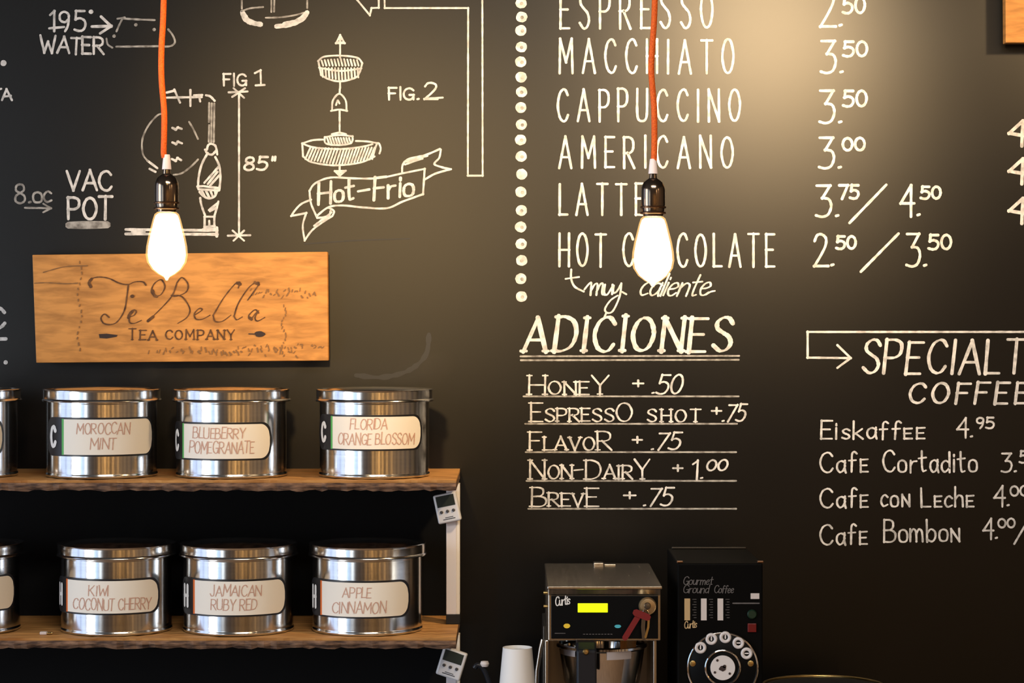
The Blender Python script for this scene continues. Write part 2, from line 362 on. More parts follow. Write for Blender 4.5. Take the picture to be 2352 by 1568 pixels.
def ribbon(mb, strokes, w, T, nib=0.0, seed=1, ragged=.12, maxseg=None):
    rnd = random.Random(seed)
    for ks_, pts in enumerate(split_corners(strokes)):
        lift = (ks_ % 40)*1.5e-5 + 1e-5
        q = [pts[0]]
        for p in pts[1:]:
            L = math.hypot(p[0]-q[-1][0], p[1]-q[-1][1])
            if L < .15: continue
            m = max(1, int(L/(maxseg or max(6.0, w*1.6)))); a = q[-1]
            for j in range(1, m+1): q.append((a[0]+(p[0]-a[0])*j/m, a[1]+(p[1]-a[1])*j/m))
        if len(q) < 2: continue
        n = len(q); v = []; f = []
        def dirn(i, j):
            dx, dy = q[j][0]-q[i][0], q[j][1]-q[i][1]; l = math.hypot(dx, dy) or 1e-6; return dx/l, dy/l
        for i in range(n):
            a = dirn(max(i-1, 0), i) if i > 0 else dirn(0, 1)
            b = dirn(i, i+1) if i < n-1 else a
            tx, ty = a[0]+b[0], a[1]+b[1]; l = math.hypot(tx, ty)
            if l < .35: tx, ty = b; l = 1
            tx, ty = tx/l, ty/l
            mit = min(1.6, 1/max(.5, abs(tx*b[0]+ty*b[1])))
            ww = w*((1-nib) + nib*abs(ty*.94+tx*.34))*.5*(1 + rnd.uniform(-ragged, ragged))*mit
            ex = 0.0
            if i == 0: ex = -w*.3
            if i == n-1: ex = w*.3
            c = (q[i][0]+tx*ex, q[i][1]+ty*ex)
            v.append((c[0]-ty*ww, c[1]+tx*ww)); v.append((c[0]+ty*ww, c[1]-tx*ww))
        for i in range(n-1): f.append((2*i, 2*i+1, 2*i+3, 2*i+2))
        # small rounded ends
        for i, sgn in ((0, -1), (n-1, 1)):
            a_, b_ = v[2*i], v[2*i+1]; tx, ty = (b_[1]-a_[1]), -(b_[0]-a_[0])
            d = dirn(0, 1) if i == 0 else dirn(n-2, n-1)
            hw = math.hypot(a_[0]-b_[0], a_[1]-b_[1])*.5
            m1 = (a_[0]*.75+b_[0]*.25 + sgn*d[0]*hw*.7, a_[1]*.75+b_[1]*.25 + sgn*d[1]*hw*.7)
            m2 = (a_[0]*.25+b_[0]*.75 + sgn*d[0]*hw*.7, a_[1]*.25+b_[1]*.75 + sgn*d[1]*hw*.7)
            k = len(v); v += [m1, m2]; f.append((2*i, k, k+1, 2*i+1))
        mb.add([T(p[0], p[1], lift + (i_//2 if i_ < 2*n else (0 if i_ < 2*n+2 else n-1))*6e-7) for i_, p in enumerate(v)], f)
    mb.flat = True
    return mb
def blob(mb, cx, cy, rx, ry, T, n=18, seed=0, ragged=.05):
    rnd = random.Random(seed); lift = .0007
    v = [T(cx + rx*math.cos(2*math.pi*k/n)*(1+rnd.uniform(-ragged, ragged)), cy + ry*math.sin(2*math.pi*k/n)*(1+rnd.uniform(-ragged, ragged)), lift) for k in range(n)]
    mb.add(v, [tuple(range(n))]); mb.flat = True
    return mb
def patch(mb, quad, T):
    mb.add([T(*p) for p in quad], [tuple(range(len(quad)))]); mb.flat = True
    return mb

# ------------------------------------------------------------------ the room
def struct(name, mb, m, parent=None, **k):
    o = mb.build(name, m, parent, **k); o['kind'] = 'structure'; return o
wall = struct('wall_back', MB().box((XL, 0, 0), (XR, .12, ZT)), M['board'])
tag(wall, 'black chalkboard-painted wall covered in white chalk lettering', 'wall')
tag(struct('floor', MB().box((XL-.15, YB-.12, -.08), (XR+.12, .12, 0)), M['floor']), 'brown floorboards of the cafe', 'floor')
tag(struct('ceiling', MB().box((XL-.15, YB-.12, ZT), (XR+.12, .12, ZT+.08)), M['ceil']), 'dark cafe ceiling above the pendant lamps', 'ceiling')
tag(struct('wall_right', MB().box((XR, YB, 0), (XR+.12, 0, ZT)), M['room_paint']), 'tan side wall on the right of the cafe', 'wall')
wr_ = bpy.data.objects['wall_right']
for i in range(9):
    y = -.55 - i*.86
    MB().box((XR-.04, y-.30, 0), (XR, y, ZT)).build('wall_panel', M['darkwood'], wr_)
wf = MB().box((XL, YB-.12, 0), (XR, YB, ZT))
wfo = struct('wall_front', wf, M['darkwood']); tag(wfo, 'dark wood wall at the far end of the cafe', 'wall')
for i in range(6):
    x = XL + .5 + i*1.15
    MB().box((x, YB, 0), (x+.22, YB+.10, ZT)).build('pilaster', M['room_paint'], wfo)
# left wall with window openings
wl = MB(); ys = [YB] + [c for ab in reversed(WIN_Y) for c in ab] + [0]
WZ0, WZ1 = .5, 3.0
for k in range(0, len(ys), 2):
    wl.box((XL-.12, ys[k], 0), (XL, ys[k+1], ZT))
for (a, b) in WIN_Y:
    wl.box((XL-.12, a, 0), (XL, b, WZ0)); wl.box((XL-.12, a, WZ1), (XL, b, ZT))
tag(struct('wall_left', wl, M['room_paint']), 'tan side wall with tall windows on the left of the cafe', 'wall')
for i, (a, b) in enumerate(WIN_Y):
    fr = MB(); t = .05; x0, x1 = XL-.09, XL-.03
    fr.box((x0, a, WZ0), (x1, a+t, WZ1)); fr.box((x0, b-t, WZ0), (x1, b, WZ1)); fr.box((x0, a+t, WZ0), (x1, b-t, WZ0+t)); fr.box((x0, a+t, WZ1-t), (x1, b-t, WZ1))
    c = (a+b)/2; fr.box((x0+.01, c-.03, WZ0+t), (x1-.01, c+.03, WZ1-t))
    w = struct('window_%d' % (i+1), fr, M['trim'])
    tag(w, ['tall street window nearest the chalkboard', 'tall street window second from the chalkboard', 'tall street window third from the chalkboard', 'tall street window farthest from the chalkboard'][i], 'window')
    MB().box((XL-.062, a+t, WZ0+t), (XL-.058, c-.03, WZ1-t)).build('pane', M['pane'], w)
    MB().box((XL-.062, c+.03, WZ0+t), (XL-.058, b-t, WZ1-t)).build('pane', M['pane'], w)

# ------------------------------------------------------------------ chalk on the wall
TW = plane(-.0008)
def chalk(name, strokes, w, label, m='chalk', nib=0.0, seed=1, extra=None, ragged=.12):
    mb = MB(); mb.flat = True
    ribbon(mb, strokes, w, TW, nib, seed, ragged)
    if extra: extra(mb)
    return mb.build(name, M[m], wall, label=label)
def menu(word, x0, x1, yb, h):
    chalk('chalk_word', text(word, x0, x1, yb, h, gap=.62 if word != 'HOT CHOCOLATE' else .52, jit=.014), 5.8, 'tall narrow chalk lettering reading ' + word, nib=.12, seed=len(word))
menu('ESPRESSO', 1287, 1637, 64, 84)
menu('MACCHIATO', 1285, 1684, 167, 76)
menu('CAPPUCCINO', 1281, 1699, 278, 72)
menu('AMERICANO', 1285, 1683, 384, 70)
menu('LATTE', 1285, 1478, 493, 70)
menu('HOT CHOCOLATE', 1285, 1778, 611, 74)
def price(pieces, label, slash=None, w=6.2, seed=0):
    st = []
    for (s, x0, x1, yb, h) in pieces: st += text(s, x0, x1, yb, h, gap=.16, jit=.012, seed=seed)
    if slash: st.append(slash)
    return chalk('chalk_price', st, w, label)
price([('2.', 1885, 1933, 61, 82), ('50', 1937, 1986, 30, 36)], 'chalk price 2.50 beside ESPRESSO')
price([('3.', 1886, 1935, 167, 73), ('50', 1938, 1991, 129, 33)], 'chalk price 3.50 beside MACCHIATO')
price([('3.', 1883, 1932, 282, 74), ('50', 1938, 1990, 244, 35)], 'chalk price 3.50 beside CAPPUCCINO')
price([('3.', 1882, 1931, 386, 70), ('00', 1936, 1986, 345, 28)], 'chalk price 3.00 beside AMERICANO')
price([('3.', 1875, 1925, 497, 71), ('75', 1929, 1971, 456, 30), ('4.', 2069, 2112, 496, 70), ('50', 2116, 2160, 456, 27)], 'chalk prices 3.75 / 4.50 beside LATTE', [(2035, 425), (1952, 511)])
price([('2.', 1871, 1914, 611, 72), ('50', 1922, 1965, 571, 28), ('3.', 2083, 2127, 611, 74), ('50', 2134, 2184, 572, 32)], 'chalk prices 2.50 / 3.50 beside HOT CHOCOLATE', [(2063, 537), (1978, 623)])
for k, yb in enumerate((334, 421, 512)):
    chalk('chalk_price', draw("%d,%d %d,%d %d,%d %d,%d" % (2354, yb-22, 2318, yb-28, 2349, yb-56, 2347, yb)), 7.5, 'chalk figure 4 cut by the right edge, ' + ('uppermost', 'middle', 'lowest')[k])
# dotted divider
def dots(mb):
    for k, y in enumerate((-26, 7, 39, 70, 108, 142, 177, 211, 247, 286, 321, 359, 400, 441, 483, 521, 560, 598, 640, 681)):
        blob(mb, 1197 + (k*37 % 5 - 2)*.6, y, 13, 12.5, TW, seed=k)
chalk('chalk_dotted_line', [], 5, 'vertical row of white chalk dots', extra=dots)
md = MB(); md.flat = True
for k, y in enumerate((7, 39, 70, 108, 142, 177, 211, 247, 286, 321, 359, 441, 483, 521, 560, 598, 640, 681)):
    blob(md, 1198 + k % 3, y+1, 4.2, 4.2, plane(-.0010), n=10, seed=k)
md.build('chalk_dot_center', M['chalk_soft'], wall)
# muy caliente
st = draw("~660,300 700,252 722,245 715,350|~716,320 755,255 780,258 770,350|~772,322 808,252 830,256 822,338 845,352|~850,262 842,330 870,350 922,272|920,262 916,342|~930,270 926,330 958,322 1000,252|~1002,250 985,370 925,500 872,520 850,482 900,405 965,360|862,520 846,556|1015,328 1045,345", 1180, 590, 4.055)
st += text('caliente', 1466, 1624, 678, 50, gap=.08, slant=.42, jit=.02)
st += draw("~1312,620 1312,640 1320,658 1340,669|1300,640 1329,636|~1622,676 1632,670 1641,668")
chalk('chalk_note', st, 5.0, 'slanted chalk note reading muy caliente with a small hook arrow', nib=.35)
# ADICIONES
st = text('ADICIONES', 1203, 1676, 806, 77, gap=.27, slant=.12, serif=.055, jit=.02)
chalk('chalk_heading', st, 11, 'large chalk heading reading ADICIONES', nib=.60, seed=4)
chalk('chalk_underline', draw("1196,818 1697,817|1197,827 1696,826"), 4.0, 'double chalk line under ADICIONES', 'chalk_soft')
def addition(word, x0, x1, yb, h, pieces, line, label):
    chalk('chalk_word', text(word, x0, x1, yb, h, gap=.13, serif=.08, caps=.70, jit=.016), 5.0, label, nib=.5)
    s2 = []
    for (s, a, b, y, hh, sl) in pieces: s2 += text(s, a, b, y, hh, gap=.14, slant=sl, jit=.016)
    chalk('chalk_price', s2, 5.2, 'chalk price beside ' + label.split('reading ')[1], nib=.3)
    chalk('chalk_rule', [[(line[0], line[2]), (line[1], line[2])]], 4.0, None, 'chalk_soft')
addition('HoneY', 1216, 1397, 905, 42, [('+', 1455, 1477, 894, 27, 0), ('.50', 1497, 1563, 904, 43, .2)], (1203, 1696, 910), 'serif chalk lettering reading HONEY')
addition('EspressO', 1220, 1452, 967, 42, [('+', 1636, 1656, 957, 27, 0), ('.75', 1659, 1708, 967, 38, .25)], (1207, 1692, 973), 'serif chalk lettering reading ESPRESSO')
chalk('chalk_word', text('shot', 1488, 1608, 968, 41, gap=.2, serif=.08, caps=.68, jit=.016), 5.0, 'serif chalk lettering reading SHOT', nib=.5)
addition('FlavoR', 1217, 1404, 1033, 42, [('+', 1454, 1474, 1023, 26, 0), ('.75', 1496, 1558, 1032, 38, .22)], (1208, 1690, 1038), 'serif chalk lettering reading FLAVOR')
addition('Non-DairY', 1218, 1492, 1099, 43, [('+', 1547, 1567, 1088, 26, 0), ('1.', 1590, 1614, 1099, 42, .05), ('00', 1622, 1668, 1080, 24, .15)], (1210, 1690, 1104), 'serif chalk lettering reading NON-DAIRY')
addition('BrevE', 1221, 1374, 1162, 42, [('+', 1434, 1459, 1151, 27, 0), ('.75', 1478, 1540, 1161, 40, .2)], (1214, 1690, 1168), 'serif chalk lettering reading BREVE')
# SPECIALTY COFFEE
chalk('chalk_arrow', draw("2440,762 1855,762 1855,821 1948,822|1924,793 1954,822 1924,844"), 5.0, 'chalk line arrow turning to point at SPECIALTY')
chalk('chalk_heading', text('SPECIALTY', 1980, 2404, 856, 74, gap=.24, slant=.12, jit=.03), 8.4, 'large chalk heading reading SPECIALTY', nib=.45)
chalk('chalk_heading', text('COFFEE', 2086, 2358, 926, 46, gap=.34, slant=.12, jit=.03), 7.6, 'chalk heading reading COFFEE', nib=.4)
def special(words, pr, label):
    s1 = []
    for (s, a, b, y, h) in words: s1 += text(s, a, b, y, h, gap=.2, jit=.03)
    chalk('chalk_word', s1, 5.0, 'handwritten chalk lettering reading ' + label, nib=.25)
    s2 = []
    for q in pr:
        if len(q) == 5: s2 += text(*q, gap=.14, jit=.02)
        else: s2.append([(q[0], q[1]), (q[2], q[3])])
    chalk('chalk_price', s2, 4.6, 'chalk price beside ' + label)
special([('Eiskaffêê', 1886, 2122, 1007, 40)], [('4.', 2199, 2233, 1004, 44), ('95', 2243, 2282, 983, 24)], 'Eiskaffee')
special([('Cafê', 1884, 1992, 1083, 46), ('Cortadito', 2029, 2243, 1083, 46)], [('3.', 2301, 2333, 1083, 42), ('50', 2343, 2380, 1062, 26)], 'Cafe Cortadito')
special([('Cafê', 1884, 1992, 1164, 44), ('coñ', 2024, 2088, 1163, 44), ('Lêchê', 2118, 2236, 1163, 42)], [('4.', 2284, 2317, 1162, 46), ('00', 2321, 2362, 1138, 22)], 'Cafe con Leche')
special([('Cafê', 1884, 1990, 1249, 46), ('Bomboñ', 2030, 2204, 1243, 48)], [('4.', 2259, 2290, 1237, 46), ('00', 2293, 2331, 1211, 20), (2354, 1207, 2330, 1248)], 'Cafe Bombon')
# left drawings
chalk('chalk_word', text('195', 116, 196, 70, 44, gap=.22, jit=.03) + [[(114, 65), (146, 62)]], 5.5, 'chalk lettering reading 195 degrees', extra=lambda mb: blob(mb, 209, 27, 5.5, 5, TW))
chalk('chalk_arrow', draw("212,61 250,60|233,39 255,60 231,76"), 6.5, 'short chalk arrow pointing at the water drawing')
chalk('chalk_word', text('WATER', 93, 236, 120, 38, gap=.12, jit=.05, rot=2), 5.5, 'chalk lettering reading WATER')
chalk('chalk_drawing', draw("~1500,400 1530,330 1570,250|1570,238 1780,250 1985,258|~1370,500 1385,570 1440,610|1500,600 2050,594|~2100,600 2200,590 2250,540 2220,450 2165,380|1515,240 1600,225", 0, 0, 5.6), 4.5, 'chalk outline of a shallow pot beside WATER', 'chalk_soft',
      extra=lambda mb: [blob(mb, x, y, 4, 4, TW, 10) for x, y in ((354, 68), (312, 57), (262, 83))])
chalk('chalk_word', text('VAC', 155, 257, 436, 44, gap=.14, jit=.03), 6, 'chalk lettering reading VAC')
chalk('chalk_word', text('POT', 157, 256, 503, 50, gap=.18, jit=.03), 6.5, 'chalk lettering reading POT')
chalk('chalk_underline', [[(161, 517), (243, 516)]], 17, 'thick chalk bar under POT', 'chalk_soft')
chalk('chalk_word', text('8.oc', 36, 120, 467, 42, gap=.14, jit=.03, rot=-2), 5, 'faint chalk lettering reading 8.oc', 'chalk_soft')
chalk('chalk_arrow', draw("58,477 112,478|100,468 117,478 100,487"), 4.5, 'faint chalk arrow under 8.oc', 'chalk_soft')
k3 = dict(ox=300, oy=160, k=3.823)
circ = draw("~280,385 230,405 150,500 102,620 108,740 150,800|~380,922 450,908 530,850 590,790|~515,460 550,520 590,605", **k3)
chalk('chalk_drawing', circ, 4.2, 'round chalk flask outline behind the left cord', 'chalk_soft')
fl = draw("150,800 232,862|170,872 215,895|320,200 380,185|320,245 620,240|385,178 432,285|525,182 525,315|560,225 625,222|600,225 610,275|~665,225 700,235 735,270", **k3)
fl += draw("370,512 395,525 415,508 445,518|370,640 398,652 415,632 448,645|365,785 395,800 412,775 440,792", **k3)
chalk('chalk_drawing', fl, 5.2, 'chalk measuring marks beside the flask drawing')
chalk('chalk_drawing', draw("690,295 688,455|735,300 730,630|712,300 708,630|690,490 686,630", **k3), 4.6, 'chalk tube above the siphon drawing', 'chalk_soft')
vs = draw("~670,700 680,665 705,650 745,670 760,740|~655,705 675,735 715,745 745,715|~675,735 625,830 598,940 592,1035|~745,770 780,850 788,960 778,1055|590,1025 640,1022 700,1030 778,1040|600,1050 770,1060|~608,1075 640,1110 690,1130 740,1110 755,1075|~612,1130 622,1190 652,1275|~770,1160 752,1230 735,1285|690,1230 765,1170|700,1240 755,1210|650,1290 735,1290 735,1372 650,1380 650,1290|690,1330 692,1400|640,1400 740,1395", **k3)
vs += draw("680,1000 760,900|700,1015 775,930|650,990 770,855|625,1060 650,1110|660,1060 690,1120|700,1060 720,1110|740,1060 745,1100", **k3)
chalk('chalk_drawing', vs, 5.2, 'chalk drawing of a siphon coffee maker right of the left bulb')
chalk('chalk_drawing', draw("290,527 498,529|290,537 498,538|305,532 330,532|498,524 498,541"), 6.5, 'chalk base line of the siphon drawing')
chalk('chalk_dimension_line', draw("549,213 549,540|526,212 568,210|534,222 562,203|537,203 560,224|524,541 574,540|535,530 560,552|560,530 537,552"), 4.6, 'vertical chalk dimension line with crossed ends')
chalk('chalk_word', text('FIG', 514, 566, 196, 26, gap=.22, jit=.04) + text('1', 586, 600, 195, 34) + [[(588, 196), (607, 195)]], 4.6, 'small chalk lettering reading FIG 1')
chalk('chalk_word', text('85"', 560, 628, 390, 30, gap=.22, slant=.1, jit=.03), 5.4, 'small chalk lettering reading 85 inches')
chalk('chalk_word', text('FIG.', 893, 962, 229, 27, gap=.22, jit=.04) + text('2', 975, 1003, 227, 38) + [[(975, 227), (1016, 224)]], 4.8, 'small chalk lettering reading FIG. 2')
k2 = dict(ox=500, oy=0, k=2.703)
chalk('chalk_drawing', draw("~155,80 170,118 205,140 260,150|~165,92 185,122 225,142|~370,163 450,152 520,122 552,82|~420,150 490,132 540,98", **k2), 11, 'chalk glass base cut by the top edge')
chalk('chalk_drawing', draw("~150,70 200,52 280,44|~300,110 380,108 470,96 550,75|333,0 333,72|352,0 350,70|150,-40 150,52|556,-40 556,48", **k2), 4, None, 'chalk_soft')
chalk('chalk_arrow', draw("850,-20 945,95 955,50 1000,48 1000,-60|1035,-60 1037,50 1555,50 1553,1090 1645,1090 1643,-60", **k2), 4.2, 'long outlined chalk arrow bending round beside the dotted line')
fg = draw("760,225 760,355|735,268 760,218 788,268 735,268|745,262 775,262|752,245 768,245", **k2)
fg += draw("~625,378 660,352 760,345 865,358 897,392|625,378 642,465|~897,392 885,440 868,475|~642,465 690,492 760,505 830,492 868,475|~632,420 760,440 890,425", **k2)
for a in range(12):
    x = 645 + a*20; fg += draw("%d,%d %d,%d|%d,%d %d,%d" % (x, 368 - abs(a-6)*-1.5, x+9, 405, x+4, 425, x+8, 475 + (6-abs(a-6))*3), **k2)
fg += draw("760,505 760,545|758,555 757,578|~710,682 716,622 755,582 794,622 800,682|~705,688 755,680 802,688|~735,650 745,625 755,640|757,692 757,720|757,730 757,750|757,760 757,785|757,795 757,822|710,832 755,822 795,832|~665,852 672,890 750,900 828,888 838,846|~665,852 750,838 838,846", **k2)
for a in range(9): fg += draw("%d,858 %d,888" % (680+a*17, 690+a*17), **k2)
fg += draw("~525,890 590,870 660,866|~860,875 930,878 1000,890|~525,890 600,915 760,925 900,910 960,895|525,890 530,970|~530,970 580,1005 700,1025 800,1022 900,1005 972,972|~960,985 985,900 1000,890 1012,920 1005,950", **k2)
for a in range(22): fg += draw("%d,%d %d,%d" % (545+a*19, 985+min(a, 22-a)*3.2, 575+a*19, 918+min(a, 20-a)*.8), **k2)
fg += draw("757,1022 757,1085|728,1062 757,1092 794,1060 728,1062|740,1070 775,1070", **k2)
chalk('chalk_drawing', fg, 4.3, 'chalk exploded drawing of coffee filter parts with an up arrow')
bn = draw("~570,1185 605,1138 700,1102 850,1107 1000,1105 1150,1075 1285,1048|1285,1048 1275,1205|~1275,1205 1150,1250 1050,1292 900,1287 780,1275 690,1285 618,1338|~570,1185 580,1265 615,1345|~578,1240 520,1265 480,1305 457,1340|457,1340 550,1322|~550,1322 528,1400 540,1492|~540,1492 585,1430 650,1380 712,1340|~712,1340 722,1310 690,1290|~1145,1065 1150,1020 1190,985 1290,962 1378,925|~1385,930 1375,980 1345,1018 1400,1040|~1285,1115 1350,1078 1447,1050|1395,1040 1447,1050|~1160,1005 1230,985 1300,968|~1165,1020 1220,1000 1270,985|~620,1352 670,1345 705,1318|~640,1368 690,1340 700,1310|~600,1400 640,1370 690,1345", **k2)
chalk('chalk_banner', bn, 4.6, 'chalk ribbon banner outline around Hot-Frio')
hf = []
for (s, a, b, y, h) in (('Hot', 732, 812, 467, 46), ('-', 822, 845, 459, 40), ('Frio', 858, 950, 458, 48)):
    hf += text(s, a, b, y, h, gap=.16, slant=.12, rot=-6, jit=.03)
chalk('chalk_word', hf, 7.2, 'chalk lettering reading Hot-Frio inside the banner', nib=.3)
chalk('chalk_mark', draw("~-30,700 0,708 9,716|~-30,762 0,752 10,743|-30,779 12,778"), 8, 'chalk letters cut by the left edge beside the wooden sign', extra=lambda mb: blob(mb, 13, 832, 5, 5, TW, 12))
chalk('chalk_mark', draw("5,229 15,205 27,229|8,222 24,220|-20,210 2,204"), 5, 'chalk letter A cut by the left edge', 'chalk', extra=lambda mb: blob(mb, 8, 145, 7, 7, TW, 12))
sm = MB(); ribbon(sm, draw("~985,770 978,815 940,850 880,866 820,862"), 11, plane(-.0005), ragged=.3); ribbon(sm, draw("~700,560 820,552 940,548"), 3, plane(-.0005))
sm.build('chalk_smudge', M['smudge'], wall)

# ------------------------------------------------------------------ wooden signs
SY = -.055
sg = MB().prism([P(74, 585, SY), P(83, 833, SY), P(754, 828, SY), P(752, 578, SY)], (0, .028, 0))
sign = sg.build('wooden_sign', M['sign_wood'], bevel=.0015)
tag(sign, 'rustic wooden sign with burnt script lettering above the top shelf of tins', 'sign')
TS = plane(SY - .0012)
MB().box(tuple(P(200, 760, -.0268)), tuple(P(620, 640, 0))).build('mounting_batten', M['rubber'], sign)
def onsign(name, strokes, w, m, label=None, nib=0, extra=None, ragged=.2):
    mb = MB(); mb.flat = True; ribbon(mb, strokes, w, TS, nib, 3, ragged)
    if extra: extra(mb)
    return mb.build(name, M[m], sign, label=label)
ks = dict(ox=170, oy=600, k=5.004)
onsign('script_lettering', draw("~190,290 165,255 190,205 280,180 400,195 520,250 620,265 700,235 790,235 825,270|~625,270 610,390 580,560 500,690 420,725 340,710 310,650 350,605 400,640|~625,640 680,560 715,575 690,620 640,640 640,700 690,712 770,680|~930,400 890,350 920,260 1000,210 1045,290 1000,380 935,400|~1180,260 1130,390 1020,520 850,685|~1180,250 1240,185 1310,260 1290,350 1180,400 1120,390|~1120,390 1240,405 1330,540 1300,640 1195,710|~1380,620 1470,560 1440,540 1385,600 1400,660 1470,665 1560,620|~1600,620 1720,420 1850,260 1905,240 1890,300|~1600,620 1625,690 1710,685 1800,620|~1840,630 1890,480 2010,300 2100,240 2120,270 2000,440|~1840,630 1870,670 1930,640|~2120,590 2080,555 2010,620 2030,665 2085,600 2120,570|~2110,580 2080,650 2110,685 2190,645", **ks), 3.6, 'burn', 'dark burnt flowing script', nib=.5, extra=lambda mb: [ribbon(mb, draw("~200,205 175,240 190,285|~1880,250 1905,260|~2085,245 2115,262|~2020,650 2035,660|~905,340 925,390 945,402|855,680 905,640|~630,640 640,610 670,575", **ks), 6.5, TS, 0, 3, .2), blob(mb, 304, 680, 5, 4, TS, 10)])
tc = []
for ch, x0, x1 in (('T', 296, 311), ('EA', 321, 361), ('COMPANY', 380, 538)): tc += text(ch, x0, x1, 780 if ch != 'COMPANY' else 779, 21 if ch != 'T' else 24, gap=.30, serif=.06, jit=.03)
onsign('block_lettering', tc, 3.4, 'burn', 'small burnt capitals under the script', nib=.3)
onsign('dash_mark', [], 2.0, 'dark_ink', 'dark tapered dash left of the small capitals', extra=lambda mb: patch(mb, [(227, 767), (245, 766), (270, 769), (268, 773), (245, 777), (229, 776)], TS))
onsign('dash_mark', [[(572, 766.5), (592, 767)]], 2.4, 'dark_ink', 'dark dot-ended dash right of the small capitals', extra=lambda mb: blob(mb, 597, 767, 12, 6.5, TS, 14, ragged=.15))
rn = random.Random(5); dd = []
for (x, y0, y1) in ((183, 600, 800), (652, 700, 815)):
    bd = []
    for k in range(17):
        y = y0 + (y1-y0)*k/16; dx = 5*math.sin(k*.8); bd.append([(x+dx, y), (x+dx+rn.uniform(-1, 1), y+rn.uniform(2, 5))])
    onsign('dotted_border', bd, 2.6, 'stain', ragged=.4)
for k in range(60):
    x = 345 + (k/60)**.8*340 + rn.uniform(-4, 4); yy = 800 + rn.uniform(-8, 14)*(.4 + k/60); dd.append([(x, yy), (x+rn.uniform(-3, 5), yy+rn.uniform(1, 8))])
for k in range(26):
    x = 575 + k*6; yy = 676 + rn.uniform(-9, 9); dd.append([(x, yy), (x+rn.uniform(-4, 4), yy-rn.uniform(1, 8))])
for k in range(14):
    x = 678 + rn.uniform(0, 65); yy = 796+rn.uniform(-6, 6); dd.append([(x, yy), (x+rn.uniform(-4, 4), yy+rn.uniform(-3, 3))])
onsign('faded_lettering', dd[:60], 2.6, 'stain', 'faded speckled print', ragged=.4)
onsign('faded_lettering', dd[60:86], 2.6, 'stain', ragged=.4)
onsign('faded_lettering', dd[86:], 2.6, 'stain', ragged=.4)
onsign('wood_crack', draw("~79,650 110,649 150,651 178,650|~100,625 150,612 200,610"), 2.2, 'stain', ragged=.5)
sg2 = MB().prism([P(2308, -190, SY), P(2310, 98, SY), P(2760, 96, SY), P(2760, -190, SY)], (0, .028, 0))
s2o = sg2.build('wooden_sign', M['sign_wood'], bevel=.0015)
tag(s2o, 'corner of a plain wooden board at the top right of the chalk wall', 'sign')
MB().box(tuple(P(2400, 40, -.0268)), tuple(P(2700, -120, 0))).build('mounting_batten', M['rubber'], s2o)

# ------------------------------------------------------------------ shelves
SF = -.345                                   # front edge of the shelf boards
ZU = ZC - .310; ZL = ZC - .6206              # tops of the two shelf boards
XE = (1056.5 - CX)*DW/F                      # right end of the shelves
X0 = -2.0
def shelf_board(name, zt, label, seed):
    rnd = random.Random(seed); n = 150
    root = empty(name, ((X0+XE)/2, SF/2, zt-.02), label, 'shelf', 'wall shelves of tea tins')
    top = MB(); v = []; f = []
    for i in range(n+1):
        x = X0 + (XE-X0)*i/n
        fr = SF + rnd.uniform(-.0015, .0015)
        v += [(x, 0, zt), (x, fr, zt - abs(rnd.gauss(0, .0007))), (x, fr+.004, zt-.006), (x, 0, zt-.006)]
    for i in range(n):
        a = 4*i; b = a+4
        f += [(a, a+1, b+1, b), (a+1, a+2, b+2, b+1), (a+2, a+3, b+3, b+2), (a+3, a, b, b+3)]
    f += [(0, 3, 2, 1), (4*n, 4*n+1, 4*n+2, 4*n+3)]
    top.add(v, f); top.build('board_top', M['shelf_top'], root)
    v = []; f = []
    for i in range(n+1):
        x = X0 + (XE-X0)*i/n
        dz = rnd.uniform(-.0022, .0022); dy = rnd.uniform(-.003, .003)
        v += [(x, 0, zt-.0062), (x, SF+.003+dy*.4, zt-.0062), (x, SF+.001+dy, zt-.013), (x, SF+.007+dy, zt-.0215+dz), (x, 0, zt-.0205)]
    for i in range(n):
        a = 5*i; b = a+5
        f += [(a+k, a+(k+1) % 5, b+(k+1) % 5, b+k) for k in range(5)]
    f += [(4, 3, 2, 1, 0), tuple(5*n+k for k in range(5))]
    MB().add(v, f).build('raw_edge', M['shelf_edge'], root, label='dark rough live edge')
    return root
shU = shelf_board('wall_shelf', ZU, 'upper rough wooden shelf board carrying the green-striped tea tins', 11)
shL = shelf_board('wall_shelf', ZL, 'lower rough wooden shelf board carrying the orange-striped tea tins', 12)
bp = MB(); xb = (1050 - CX)*DW/F
bp.box((X0, -.010, ZL+.001), (xb, -.001, ZU-.023))
bp.build('back_panel', M['void'], shU, label='black panel behind the lower tins')
bp2 = MB().box((X0, -.010, .95), (xb, -.001, ZL-.023))
bp2.build('back_panel', M['void'], shL, label='black panel below the lower shelf')
def post(z0, z1, label):
    y = -.145; a = P(1025, 0, y).x; b = P(1048, 0, y).x; c = P(1056, 0, y).x
    r = empty('shelf_post', ((a+c)/2, y+.03, z0), label, 'post', 'shelf posts at the right end')
    MB().box((a, y, z0+.020), (b, y+.04, z1)).build('post_body', M['post'], r, bevel=.001)
    MB().box((b, y+.001, z0+.020), (c, y+.04, z1)).build('post_lit_side', M['post_lit_side'], r, bevel=.001)
    MB().box((a-.0005, y-.002, z0), (c+.0005, y+.042, z0+.020)).build('foot', M['rubber'], r, bevel=.001)
post(ZL+.0002, ZU-.0225, 'pale grey metal post between the two shelves at their right end')
post(.92, ZL-.0225, 'pale grey metal post below the lower shelf behind the lower timer')

